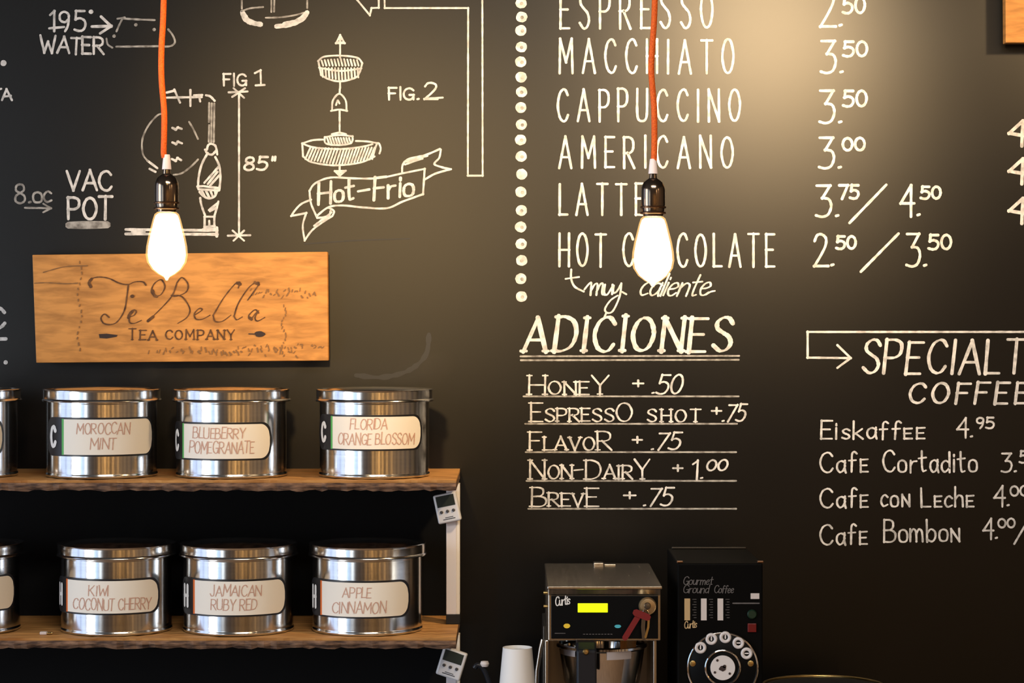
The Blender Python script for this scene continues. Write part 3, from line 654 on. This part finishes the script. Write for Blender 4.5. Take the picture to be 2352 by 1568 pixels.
# ------------------------------------------------------------------ digital timers on the posts
def timer(px, py, w, h, ang, y, label):
    c = P(px, py, y); k = (DW+y)/F; W2, H2 = w*k/2, h*k/2; T = .016
    root = empty('digital_timer', (c.x, c.y, c.z), label, 'timer', 'digital timers on the shelf posts')
    root.rotation_euler = (0, R(ang), R(-7))
    def ch(mb, name, m, par=root, **kw):
        me = mb.build(name, m, None, **kw); me.parent = par; return me
    body = ch(MB().box((-W2, -T, -H2), (W2, 0, H2)), 'case', M['timer'], bevel=.004, seg=3)
    ch(MB().box((-W2*.78, -T-.0008, H2*.12), (W2*.78, -T+.002, H2*.88)), 'screen', M['screen'], bevel=.0005)
    for i in range(3):
        x = (-.5+.5*i)*W2*1.05
        ch(MB().lathe([(.0001, -.001), (.0032, -.001), (.0032, .0022), (.002, .003), (.0001, .003)], n=16, close=False), 'button', M['button']).matrix_local = Matrix.Translation((x, -T+.0005, -H2*.22)) @ Matrix.Rotation(R(90), 4, 'X')
    ch(MB().box((-W2*.5, -T-.0004, -H2*.78), (W2*.55, -T+.002, -H2*.72)).box((-W2*.3, -T-.0004, -H2*.66), (W2*.4, -T+.002, -H2*.61)), 'printed_lines', M['button'])
    return root
timer(1029, 1165, 54, 67, -12, -.1475, 'grey digital timer tilted left under the upper shelf end')
timer(1039, 1522, 58, 66, 17, -.1475, 'grey digital timer tilted right under the lower shelf end')

# ------------------------------------------------------------------ tea tins
TR, LR, TH, TY = .1120, .1185, .1755, -.2195
body_prof = [(.0, .0), (TR-.004, .0), (TR-.001, .001), (TR, .003), (TR, .006), (TR-.0015, .008), (TR-.0015, .0095), (TR-.0015, TH-.0295), (TR-.0015, TH-.028), (TR-.0005, TH-.024), (TR-.0015, TH-.020), (TR-.003, TH-.006), (0, TH-.006)]
lid_prof = [(LR-.003, TH-.0235), (LR+.0005, TH-.0245), (LR+.0012, TH-.0225), (LR+.0005, TH-.0205), (LR-.0012, TH-.0190), (LR-.0012, TH-.0180), (LR-.0012, TH-.005), (LR-.0012, TH-.004), (LR-.0005, TH-.0012), (LR-.002, TH), (LR-.006, TH-.0004), (LR-.010, TH-.003), (LR-.016, TH-.003), (LR-.024, TH+.0015), (.0, TH+.0045)]
def lathe_obj(name, prof, m, parent, n=96):
    mb = MB(); mb.lathe(prof, n=n, close=False)
    o = mb.build(name, m, None, smooth=True); o.parent = parent; return o
tin_meshes = {}
def tea_tin(cxp, zbase, lines, a0, a1, y0, y1, mark, strip, label, group):
    """cxp: photo x of the tin's middle; a0..a1: angles the label holder covers, seen from the camera; y0..y1 its height in the photo"""
    dc = DW + TY
    x = (cxp - CX)*dc/F
    root = empty('tea_tin', (x, TY, zbase), label, 'tin', group)
    phi = math.atan2(-x, dc)                         # turn towards the camera
    if not tin_meshes:
        b = lathe_obj('tin_body', body_prof, M['tin'], root); l = lathe_obj('lid', lid_prof, M['tin'], root)
        tin_meshes['b'] = b.data; tin_meshes['l'] = l.data
    else:
        for nm, k in (('tin_body', 'b'), ('lid', 'l')):
            o = bpy.data.objects.new(nm, tin_meshes[k]); COL.objects.link(o); o.parent = root
    rpx = TR*F/dc
    dfr = dc - TR                                     # distance of the tin's front
    def zl(py): return ZC - (py - CY)*(dc - TR*.8)/F - zbase
    def cyl(th, z, off):                              # th from the direction facing the camera, + is right
        a = th + phi; r = TR + off
        return Vector((r*math.sin(a), -r*math.cos(a), z))
    def bar(name, t0, t1, z0, z1, off, m, par, end0=0, end1=0, n=72):
        """curved plate on the tin with optionally arched ends"""
        v = []; f = []; zc = (z0+z1)/2; hh = (z1-z0)/2; e = .20
        for i in range(n+1):
            t = t0 + (t1-t0)*i/n; k = 1.0
            if end0 and t-t0 < e: k = min(k, .22+.78*math.sqrt(max(0, 1-(1-(t-t0)/e)**2)))
            if end1 and t1-t < e: k = min(k, .22+.78*math.sqrt(max(0, 1-(1-(t1-t)/e)**2)))
            v += [cyl(t, zc-hh*k, off), cyl(t, zc+hh*k, off), cyl(t, zc+hh*k, -.0004), cyl(t, zc-hh*k, -.0004)]
        for i in range(n):
            a = 4*i; b = a+4
            f += [(a, b, b+1, a+1), (a+1, b+1, b+2, a+2), (a+2, b+2, b+3, a+3), (a+3, b+3, b, a)]
        f += [(0, 1, 2, 3), (4*n+3, 4*n+2, 4*n+1, 4*n)]
        mb = MB(); mb.add(v, f); o = mb.build(name, m, None); o.parent = par
        me = o.data; me.polygons.foreach_set('use_smooth', [True]*len(me.polygons)); me.set_sharp_from_angle(angle=R(38))
        return o
    z1, z0 = zl(y0), zl(y1)
    A0, A1 = R(a0), R(a1); hold = bar('label_holder', A0, A1, z0, z1, .0022, M['label_black'], root, 1, 1)
    ts = A0 + (A1-A0)*.205
    bar('label_card', ts+.03, A1-.05, z0+.0035, z1-.0035, .0028, M['card'], hold, 0, 1)
    bar('color_strip', ts-.012, ts+.032, z0+.0028, z1-.0028, .0030, M['green' if strip == 'g' else 'orange_strip'], hold, n=4)
    def Tt(off):
        def T(px, py, lift=0.0):
            s = max(-.999, min(.999, (px - cxp)/rpx)); return cyl(math.asin(s), zl(py), off + lift)
        return T
    tl = (A0 + ts)/2
    # mark in the black end: drawn in angle/height, so it turns with the label
    mk = MB(); zc = (z0+z1)/2; hh = (z1-z0)*.25
    Tm = lambda u, v, lift=0.0: cyl(tl - .01 + u, zc - v, .0032 + lift)
    if mark == 'C':
        st = [[(u*.20-.06, (v-.5)*2*hh*-1) for u, v in smooth(parse(G['C'][1])[0][0])]]
    else:
        st = [[(-.06, -hh), (-.06, hh)], [(.06, -hh), (.06, hh)], [(-.06, 0), (.06, 0)]]
    sc = 1000.0
    ribbon(mk, [[(u*sc*.11, v*sc) for u, v in s_] for s_ in st], 8.5, lambda a, b, lift=0.0: Tm(a/sc/.11, b/sc, lift), .3, 2, .05, maxseg=3)
    o = mk.build('white_letter', M['white_mark'], None); o.parent = hold
    if lines:
        wr = MB(); wr.flat = True
        for (s, xa, xb, yb, h) in lines:
            ribbon(wr, text(s, xa, xb, yb, h, gap=.14, slant=.08, jit=.05), 2.0, Tt(.0034), .2, 3, .2, maxseg=3)
        o = wr.build('handwriting', M['pen'], None); o.parent = hold
    return root
GU = 'tea tins on the upper shelf'; GL = 'tea tins on the lower shelf'
ZUT, ZLT = ZU + .0003, ZL + .0003
tea_tin(-88, ZUT, None, -85, 46, 962, 1048, 'C', 'g', 'round tin cut by the left edge on the upper shelf', GU)
tea_tin(234, ZUT, [('MOROCCAN', 180, 294, 995, 24), ('MINT', 209, 264, 1030, 25)], -69, 62, 958, 1047, 'C', 'g', 'round metal tin labelled MOROCCAN MINT on the upper shelf', GU)
tea_tin(532, ZUT, [('BLUEBERRY', 447, 560, 1005, 24), ('POMEGRANATE', 440, 580, 1039, 26)], -83, 44, 969, 1056, 'C', 'g', 'round metal tin labelled BLUEBERRY POMEGRANATE on the upper shelf', GU)
tea_tin(860, ZUT, [('FLORIDA', 806, 888, 984, 23), ('ORANGE BLOSSOM', 780, 946, 1019, 25)], -75, 56, 952, 1034, 'C', 'g', 'round metal tin labelled FLORIDA ORANGE BLOSSOM at the shelf end', GU)
tea_tin(-82, ZLT, None, -80, 60, 1322, 1405, 'H', 'o', 'round tin cut by the left edge on the lower shelf', GL)
tea_tin(268, ZLT, [('KIWI', 208, 250, 1364, 23), ('COCONUT CHERRY', 174, 342, 1397, 25)], -86, 48, 1327, 1409, 'H', 'o', 'round metal tin labelled KIWI COCONUT CHERRY on the lower shelf', GL)
tea_tin(548, ZLT, [('JAMAICAN', 486, 597, 1365, 24), ('RUBY RED', 488, 587, 1397, 24)], -78, 56, 1328, 1413, 'H', 'o', 'round metal tin labelled JAMAICAN RUBY RED on the lower shelf', GL)
tea_tin(844, ZLT, [('APPLE', 790, 852, 1369, 22), ('CINNAMON', 767, 883, 1405, 25)], -80, 48, 1331, 1417, 'H', 'o', 'round metal tin labelled APPLE CINNAMON on the lower shelf', GL)
# small clip lying between two tins on the lower shelf
c = P(106, 1448, -.30); c.z = ZL + .0004
clip = empty('bag_clip', c, 'tiny white clip lying between tins on the lower shelf', 'clip')
MB().box(c + Vector((-.012, -.005, 0)), c + Vector((.002, .005, .006))).build('clip_jaw', M['white_bar'], clip, bevel=.0015)
MB().box(c + Vector((.002, -.004, .001)), c + Vector((.013, .004, .005))).build('clip_spring', M['brass'], clip, bevel=.0015)

# ------------------------------------------------------------------ pendant bulbs
def pendant(cxp, ytop, ytip, path, label, wmax):
    y = -1.42; d = DW + y; k = d/F
    zt, zb = P(0, ytop, y).z, P(0, ytip, y).z; x = (cxp-CX)*k
    root = empty('pendant_lamp', (x, y, ZT), label, 'lamp', 'hanging bulbs on orange cords')
    H = zt - zb; rw = wmax/2*k
    prof = [(0, 0), (.06, .006), (.09, .03), (.16, .058), (.40, .095), (.70, .165), (.93, .27), (1.0, .38), (.97, .50), (.88, .64), (.76, .78), (.66, .90), (.58, .97), (.46, 1.0)]
    def pr(s, e=0): return [(r*rw*s, zb + (t*(1-2*e)+e)*H) for r, t in prof]
    glass = MB().lathe(pr(1.0), (x, y, 0), 48, False).build('bulb', M['bulb'], root, smooth=True)
    core = MB().lathe([(r*rw*.90, zb + (t*.965+.012)*H) for r, t in prof], (x, y, 0), 40, False).build('filament_glow', M['core'], glass, smooth=True)
    sw = 27.5*k; q = lambda py: P(0, ytop + py, y).z
    s1 = MB().lathe([(0, q(-98)), (8*k, q(-98)), (9*k, q(-88)), (15*k, q(-84)), (22*k, q(-78)), (sw*.96, q(-68)), (sw, q(-60)), (sw, q(-26)), (sw*.96, q(-22)), (sw*.96, q(-18)), (sw*.9, q(-8)), (22*k, q(0)), (0, q(0))], (x, y, 0), 40, False)
    sock = s1.build('socket', M['socket'], root, smooth=True)
    for yy in (-21, -8):
        MB().tube([(x + (sw*1.01)*math.cos(a*math.pi/16), y + (sw*1.01)*math.sin(a*math.pi/16), q(yy)) for a in range(32)], 2.6*k, 8, True).build('bronze_ring', M['bronze'], sock, smooth=True)
    MB().lathe([(0, q(-132)), (7*k, q(-132)), (8*k, q(-128)), (11*k, q(-98)), (0, q(-98))], (x, y, 0), 24, False).build('cord_grip', M['sleeve'], root, smooth=True)
    pts = [P(px, py, y) for px, py in path]
    pts2 = smooth([(p.x, p.z) for p in pts], 8); pts3 = [Vector((a, y, b)) for a, b in pts2]
    MB().tube([Vector((pts3[0].x, y, ZT - .0225))] + pts3, 7.0*k, 14).build('cord', M['cord'], root, smooth=True)
    MB().lathe([(0, ZT-.025), (.045, ZT-.025), (.05, ZT-.018), (.05, ZT-.0005), (0, ZT-.0005)], (pts3[0].x, y, 0), 32, False).build('ceiling_rose', M['socket'], root, smooth=True)
    return root
pendant(383, 487, 645, [(378, -300), (376, 0), (371, 110), (371, 180), (377, 255), (377, 310), (376, 350), (378, 362)], 'lit teardrop bulb on an orange cord in front of the wooden sign', 96)
pendant(1500, 497, 660, [(1508, -300), (1504, 0), (1498, 110), (1496, 165), (1502, 245), (1503, 310), (1502, 360), (1501, 372)], 'lit teardrop bulb on an orange cord in front of the drinks list', 98)

# ------------------------------------------------------------------ counter with machines
ZK = .86
ctr = empty('back_counter', (0, -.3, 0), 'dark back counter under the chalk wall below the picture', 'counter')
MB().box((X0, -.66, ZK-.04), (2.6, -.002, ZK)).build('worktop', M['counter'], ctr, bevel=.003)
MB().box((X0+.03, -.62, 0.0), (2.57, -.02, ZK-.04)).build('base_cabinet', M['darkwood'], ctr)

# brewer
yf, yb_ = -.52, -.12
br = empty('coffee_brewer', ((1388-CX)*(DW-.32)/F, -.32, ZK), 'stainless coffee brewer with black control panel and lit green display', 'coffee maker')
pf = plane(yf)
xl, xr = pf(1257, 0).x, pf(1521, 0).x; zt = pf(0, 1345).z
MB().box((xl, yf-.004, pf(0, 1353).z), (xr, yb_, zt)).build('top_lid', M['steel'], br, bevel=.002, seg=3)
MB().box((P(1362, 0, yb_).x, yb_-.05, zt), (P(1384, 0, yb_).x, yb_-.02, zt+.006)).box((P(1386, 0, yb_).x, yb_-.045, zt), (P(1412, 0, yb_).x, yb_-.02, zt+.0028)).build('lid_catch', M['steel'], br, bevel=.001)
zh0, zh1 = pf(0, 1472).z, pf(0, 1353).z
xa, xb2 = pf(1259, 0).x, pf(1518, 0).x
hood = MB().box((xa, yf+.006, zh0), (xb2, yb_+.01, zh1)).build('hood', M['steel'], br, bevel=.002)
fz0, fz1 = pf(0, 1367).z, pf(0, 1353.5).z
MB().prism([(xa+.001, yf-.002, fz1), (xa+.001, yf+.006, fz0-.0005), (xb2-.001, yf+.006, fz0-.0005), (xb2-.001, yf-.002, fz1)], (0, .006, 0)).build('fascia', M['steel'], hood)
pz0, pz1 = pf(0, 1467).z, pf(0, 1368).z; yp = yf + .003
xp0, xp1 = pf(1266, 0).x, pf(1512, 0).x
pan = MB().box((xp0, yp, pz0), (xp1, yf+.0065, pz1)).build('control_panel', M['panel'], br, bevel=.0008, label='black control panel')
TP = plane(yp - .0006)
def flat(name, m, par, f, T=TP, label=None):
    mb = MB(); mb.flat = True; f(mb, T); return mb.build(name, M[m], par, label=label)
def slab(name, m, par, x0, y0, x1, y1, y, t, **kw):
    a, b = P(x0, y1, y), P(x1, y0, y)
    return MB().box((a.x, y-t, a.z), (b.x, y+.001, b.z)).build(name, M[m], par, **kw)
slab('display', 'lcd', pan, 1327, 1385, 1396, 1406, yp, .0012, bevel=.0008, label='glowing yellow-green display')
flat('brand_script', 'white_mark', pan, lambda mb, T: ribbon(mb, text('Curtis', 1276, 1309, 1391, 20, gap=.08, slant=.25, rot=-8, jit=.01), 2.6, T, .2))
flat('small_lettering', 'dim_text', pan, lambda mb, T: ribbon(mb, [[(1275 + 5*i, 1454), (1278 + 5*i, 1454)] for i in range(5)], 1.6, T))
flat('small_lettering', 'dim_text', pan, lambda mb, T: ribbon(mb, [[(1340 + 7*i, 1456), (1343 + 7*i, 1456)] for i in range(10)], 1.4, T))
flat('amber_light', 'amber', pan, lambda mb, T: blob(mb, 1302, 1437, 7.5, 5.5, T, 16), label='small amber light')
flat('teal_light', 'teal', pan, lambda mb, T: blob(mb, 1419, 1438, 7.5, 4, T, 16), label='small teal light')
def disc(name, m, par, px, py, rpx, y, prof, n=40, label=None):
    c = P(px, py, y); k = (DW+y)/F; v = []; f = []
    for r, dy in prof:
        for i in range(n):
            a = 2*math.pi*i/n; v.append((c.x + r*rpx*k*math.cos(a), y - dy, c.z + r*rpx*k*math.sin(a)))
    for j in range(len(prof)-1):
        for i in range(n):
            i2 = (i+1) % n; f.append((j*n+i, j*n+i2, (j+1)*n+i2, (j+1)*n+i))
    f.append(tuple((len(prof)-1)*n+i for i in range(n)))
    return MB().add(v, f).build(name, M[m], par, smooth=True, label=label)
kn = disc('lock_knob', 'tan_knob', pan, 1487, 1391, 20.5, yp, [(1, 0), (1, .008), (.9, .011), (.86, .010), (.3, .012)], label='round brass lock')
disc('keyhole_boss', 'steel_dark', kn, 1487, 1391, 8, yp-.0119, [(1, 0), (.8, .003), (.2, .0035)])
yk = yp - .017
key = empty('key_set', P(1484, 1405, yk), 'keys on a red ribbon hanging from the brass lock of the brewer', 'keys')
def strip3(mb, pts, w, y, t=.0016):
    st = ribbon(MB(), [pts], w, plane(y), 0, 1, 0.0, maxseg=200)
    n = len(st.v); v = st.v + [p + Vector((0, t, 0)) for p in st.v]
    f = list(st.f) + [tuple(i+n for i in reversed(q)) for q in st.f]
    cnt = {}
    for q in st.f:
        for i in range(len(q)):
            e = (q[i], q[(i+1) % len(q)]); cnt[e] = cnt.get(e, 0)+1
    f += [(a, a+n, b+n, b) for (a, b) in cnt if (b, a) not in cnt]
    mb.add(v, f); return mb
strip3(strip3(MB(), [(1467, 1413), (1437, 1462)], 13, yk), [(1464, 1408), (1484, 1416)], 16, yk-.0017).build('ribbon', M['red'], key, label='red ribbon')
kb = strip3(MB(), [(1478, 1425), (1477, 1440), (1479, 1464)], 9, yk+.001); kb.build('key', M['steel_dark'], key)
kb = strip3(MB(), [(1490, 1422), (1489, 1440), (1483, 1462)], 5, yk-.001); kb.build('key', M['brass'], key, label='thin brass key')
MB().tube([P(1483 + 7*math.cos(a*math.pi/10), 1411 + 12*math.sin(a*math.pi/10), yk+.003) for a in range(20)], .0011, 8, True).build('key_ring', M['chrome'], key, smooth=True)
# lower half of the brewer
ylo = -.30
xl2, xr2 = P(1248, 0, ylo-.02).x, P(1510, 0, ylo-.02).x
MB().box((xl2, ylo, ZK+.06), (xr2, yb_+.02, zh0-.0004)).build('tower', M['steel_dark'], br, bevel=.002)
MB().box((xl2, -.54, ZK+.0005), (xr2, yb_+.02, ZK+.06)).build('base', M['steel'], br, bevel=.003)
for (x0p, x1p, m) in ((1252, 1260, 'steel'), (1500, 1508, 'steel')):
    MB().box((P(x0p, 0, -.50).x, -.505, ZK+.06), (P(x1p, 0, -.50).x, ylo-.0005, zh0-.0005)).build('side_panel', M[m], br, bevel=.0015)
bc = P(1382, 1478, -.41); rz = lambda py: P(0, py, -.41).z
bk = MB().lathe([(.083, rz(1474)), (.088, rz(1477)), (.088, rz(1482)), (.083, rz(1486)), (.074, rz(1560)), (.060, rz(1600)), (.03, rz(1620)), (.0, rz(1622))], (bc.x, -.41, 0), 56, False)
bask = bk.build('brew_basket', M['chrome'], br, smooth=True)
def onbask(name, x0, x1, y0, y1, m):
    v = []; f = []; n = 10
    for i in range(n+1):
        px = x0 + (x1-x0)*i/n
        for py in (y0, y1):
            z = P(0, py, -.49).z; r = .0845 - (rz(1486)-z)*.14
            s = max(-.99, min(.99, ((px-CX)*(DW-.48)/F - bc.x)/r)); v.append((bc.x + r*s, -.41 - r*math.sqrt(1-s*s) - .0008, z))
    f = [(2*i, 2*i+1, 2*i+3, 2*i+2) for i in range(n)]
    mb = MB(); mb.flat = True; mb.add(v, f); return mb.build(name, M[m], bask)
onbask('sticker', 1288, 1321, 1488, 1511, 'sticker'); onbask('sticker', 1393, 1450, 1494, 1515, 'sticker')
onbask('basket_reflection', 1424, 1462, 1470, 1493, 'amber_glint')  # amber reflection on the chrome, laid on as a coloured patch
hx0, hx1 = P(1324, 0, -.56).x, P(1370, 0, -.56).x
hz = lambda py: P(0, py, -.56).z
hn = MB().prism([(hx0, -.495, hz(1476)), (hx0, -.545, hz(1477)), (hx0, -.568, hz(1492)), (hx0, -.575, hz(1600)), (hx0, -.552, hz(1604)), (hx0, -.548, hz(1505)), (hx0, -.535, hz(1492)), (hx0, -.495, hz(1494))], (hx1-hx0, 0, 0))
hno = hn.build('basket_handle', M['handle'], bask, bevel=.004, seg=3, label='black plastic handle')
cs = P(1346, 1497, -.573); MB().lathe([(0, 0), (.006, 0), (.004, .003), (0, .0035)], n=20, close=False).build('handle_screw', M['brass'], None, smooth=True).matrix_local = Matrix.Identity(4)
scw = bpy.data.objects['handle_screw']; scw.parent = hno; scw.matrix_local = Matrix.Translation(cs - origin(hno) + Vector((0, .003, 0))) @ Matrix.Rotation(R(90), 4, 'X')
MB().tube([P(1247, 1468, -.40), P(1242, 1490, -.40), P(1234, 1540, -.40), P(1232, 1600, -.40), Vector((P(1232, 0, -.40).x, -.40, ZK+.03)), Vector((P(1262, 0, -.40).x, -.40, ZK+.03))], .0045, 12).build('water_pipe', M['steel'], br, smooth=True)
for yy in (1361, 1392):
    MB().tube([P(1262, yy, -.46), P(1248.5, yy, -.46)], .0028, 10).build('side_screw', M['brass'], br, smooth=True)

# grinder
gy = -.50; gb = -.22
TG = plane(gy - .0008)
gr = empty('coffee_grinder', ((1654-CX)*(DW-.36)/F, -.36, ZK), 'tall black coffee grinder with round white emblem right of the brewer', 'coffee grinder')
gx0, gx1 = P(1556, 0, gy).x, P(1752, 0, gy).x; gzt = P(0, 1293, gy).z
gbody = MB().box((gx0, gy, ZK+.0005), (gx1, gb, gzt)).build('cabinet', M['grinder'], gr, bevel=.003, seg=3)
MB().box((gx0+.008, gb-.014, gzt), (P(1712, 0, gb).x, gb-.006, gzt+.004)).build('back_edge_reflection', M['urn'], gr, bevel=.001)  # raised strip standing in for the reflection along the top's back edge
for px in (1562, 1747):
    a = P(px, 1291, gy); MB().box((a.x-.006, gy+.002, gzt), (a.x+.006, gy+.012, gzt+.004)).build('lid_hinge', M['bronze'], gr, bevel=.001)
flat('front_lettering', 'dim_text', gbody, lambda mb, T: [ribbon(mb, text('Gourmet', 1569, 1636, 1342, 18, gap=.12, slant=.2, jit=.01), 2.0, T, .3), ribbon(mb, text('Ground', 1569, 1627, 1361, 18, gap=.12, slant=.2, jit=.01), 2.0, T, .3), ribbon(mb, text('Coffee', 1640, 1684, 1361, 17, gap=.1, slant=.2, jit=.01), 2.0, T, .3)], TG, 'dim lettering reading Gourmet Ground Coffee')
for (x0p, m) in ((1572, 'tan_bar'), (1610, 'white_bar'), (1648, 'white_bar')):
    slab('scale_bar', m, gbody, x0p, 1374, x0p+13, 1424, gy, .001)
for x in (1591, 1629, 1667):
    flat('scale_lettering', 'dim_text', gbody, lambda mb, T: ribbon(mb, [[(x + j % 2*3, 1376 + 6*j), (x + 8, 1376 + 6*j)] for j in range(8)], 1.2, T), TG)
slab('white_label', 'white_bar', gbody, 1724, 1362, 1744, 1375, gy, .0008)
flat('fine_line', 'dim_text', gbody, lambda mb, T: ribbon(mb, [[(1684, 1385), (1743, 1385)]], 3.0, T), TG)
flat('brand_script', 'tan_bar', gbody, lambda mb, T: ribbon(mb, text('Curtis', 1572, 1600, 1443, 16, gap=.08, slant=.25, rot=-6, jit=.01), 2.2, T, .2), TG)
disc('green_button', 'gbutton', gbody, 1727, 1410, 11, gy, [(1, 0), (1, .003), (.8, .005)], label='dark green round button')
slab('red_button', 'rbutton', gbody, 1717, 1431, 1737, 1451, gy, .004, bevel=.001, label='red square button')
ec = (1660, 1533)
def ring(name, m, par, r, w, y):
    k = (DW+y)/F; c = P(*ec, y)
    return MB().tube([(c.x + r*k*math.cos(a*math.pi/36), y, c.z + r*k*math.sin(a*math.pi/36)) for a in range(72)], w*k, 8, True).build(name, M[m], par, smooth=True)
em = disc('dial_plate', 'panel', gbody, *ec, 80, gy, [(1, 0), (1, .003), (.98, .004)], 64, 'round black dial plate')
ring('outer_ring', 'chrome', em, 80, 2.6, gy-.004)
ring('inner_ring', 'chrome', em, 39.5, 2.6, gy-.005)
disc('center_disc', 'emblem', em, *ec, 28.5, gy-.004, [(1, 0), (1, .0015), (.98, .002)], 40, 'white centre disc')
yd = gy - .0062
flat('center_marks', 'dark_ink', em, lambda mb, T: [blob(mb, 1660, 1535, 8, 6, T, 12, 3, .2), blob(mb, 1664, 1530, 4, 4, T, 10)] + [blob(mb, 1660 + 21*math.cos(a), 1533 + 21*math.sin(a), 3, 3, T, 8) for a in (-2.2, 0.7, 2.6)], plane(yd))
for k, (dx, dy) in enumerate(((1609, 1487), (1634, 1467), (1666, 1463), (1696, 1476), (1715, 1500))):
    yy = gy - .0045; c = P(dx, dy, yy); kk = (DW+yy)/F
    rg = MB().tube([(c.x + 9.8*kk*math.cos(a*math.pi/16), yy, c.z + 9.8*kk*math.sin(a*math.pi/16)) for a in range(32)], 4.0*kk, 8, True)
    rgo = rg.build('dial_ring', M['emblem'], em, smooth=True)
    flat('ring_mark', 'emblem', rgo, lambda mb, T: ribbon(mb, [[(dx, dy-6), (dx, dy+2)]] if k < 3 else [[(dx-3, dy), (dx+3, dy)]], 3.0, T), plane(yy-.001))
for (sx, sy) in ((1591, 1523), (1724, 1523)):
    disc('screw', 'brass', em, sx, sy, 7.5, gy-.003, [(1, 0), (.9, .002), (.4, .003)], 20)

# paper cups, nested upside down
def cup_prof():
    h = .118
    return [(.0395, .0), (.0405, .0015), (.0400, .004), (.0385, .004), (.0283, h-.003), (.0283, h), (.0275, h), (.0270, h-.006), (0, h-.006)]
cyp = -.47
cx0 = P(1188.5, 0, cyp).x; ztop = P(0, 1486, cyp).z
NC = 14; step = (ztop - .118 - ZK - .0005)/(NC-1)
cupmesh = None
for i in range(NC):
    z = ztop - .118 - i*step
    if cupmesh is None:
        mb = MB(); mb.lathe(cup_prof(), n=48, close=False); o = mb.build('paper_cup', M['paper'], None, smooth=True); cupmesh = o
    else:
        o = cupmesh.copy(); COL.objects.link(o)
    o.location = (cx0, cyp, z)
    tag(o, 'white paper cup upside down on top of the cup stack' if i == 0 else 'white paper cup nested in the stack below the top cup', 'cup', 'nested white paper cups')

# black hooked cord end by the cups, and an urn at the lower edge
yc = -.40
cp = [P(1124, 1640, yc), P(1126, 1585, yc), P(1119, 1555, yc), P(1108, 1533, yc), P(1096, 1527, yc), P(1090, 1534, yc)]
c2 = smooth([(p.x, p.z) for p in cp], 6)
hk = empty('curved_spout', (P(1124, 0, yc).x, yc, ZK), 'thin black curved spout with a bright tip left of the paper cup', 'spout')
MB().tube([Vector((P(1124, 0, yc).x, yc, ZK+.0005))] + [Vector((a, yc, b)) for a, b in c2], .0050, 12).build('spout_tube', M['handle'], hk, smooth=True)
e = P(1113, 1524, yc); MB().lathe([(0, -.006), (.007, -.005), (.009, 0), (.007, .005), (0, .006)], (e.x, yc, e.z), 20, False).build('bright_cap', M['white_bar'], hk, smooth=True)
uy = -.36; ur = .118; uc = P(1892, 0, uy).x; uz = P(0, 1549, uy + ur).z
ur_o = empty('coffee_urn', (uc, uy, ZK), 'dark round urn with a brassy rim at the bottom edge right of the grinder', 'urn')
MB().lathe([(0, ZK+.0005), (ur-.003, ZK+.0005), (ur, ZK+.01), (ur, uz-.01), (ur-.004, uz-.0035), (0, uz-.0035)], (uc, uy, 0), 64, False).build('urn_body', M['urn'], ur_o, smooth=True)
MB().tube([(uc + ur*math.cos(a*math.pi/36), uy + ur*math.sin(a*math.pi/36), uz-.0028) for a in range(72)], .0032, 10, True).build('urn_rim', M['brass'], ur_o, smooth=True)
MB().lathe([(ur-.012, uz-.0034), (ur-.03, uz-.0015), (.03, uz+.0005), (0, uz+.0005)], (uc, uy, 0), 64, False).build('urn_lid', M['rubber'], ur_o, smooth=True)

pl = empty('fill_light_panel', (0.3, -3.4, ZT), 'added fill light panel under the ceiling, out of view over the bar', 'ceiling light')  # body of the added fill light
MB().box((-.53, -3.83, ZT-.03), (1.13, -2.97, ZT-.0005)).build('light_frame', M['white_bar'], pl, bevel=.003)
# track lamp heads above the picture, the last one added
for i, (p, t, e, c, s) in enumerate(TRACK):
    p = Vector(p); d = (Vector(t)-p).normalized()
    root = empty('track_spotlight', (p.x, p.y, ZT), ['ceiling spotlight above the drinks list', 'ceiling spotlight above the coffee drawings', 'ceiling spotlight above the right-hand board', 'added ceiling spotlight farther out, lengthening the glow on the drinks list'][i], 'spotlight', 'ceiling spotlights')
    q = d.to_track_quat('Z', 'Y').to_matrix().to_4x4()
    mb = MB(); mb.lathe([(.0, -.20), (.045, -.20), (.055, -.19), (.055, -.062), (.051, -.062), (.047, -.08), (0, -.08)], n=32, close=False)
    mb.v = [(Matrix.Translation(p) @ q) @ v for v in mb.v]
    mb.build('lamp_head', M['rubber'], root, smooth=True)
    tp = p - d*.17
    MB().tube([tp, Vector((tp.x, tp.y, ZT-.0005))], .008, 10).build('stem', M['rubber'], root, smooth=True)
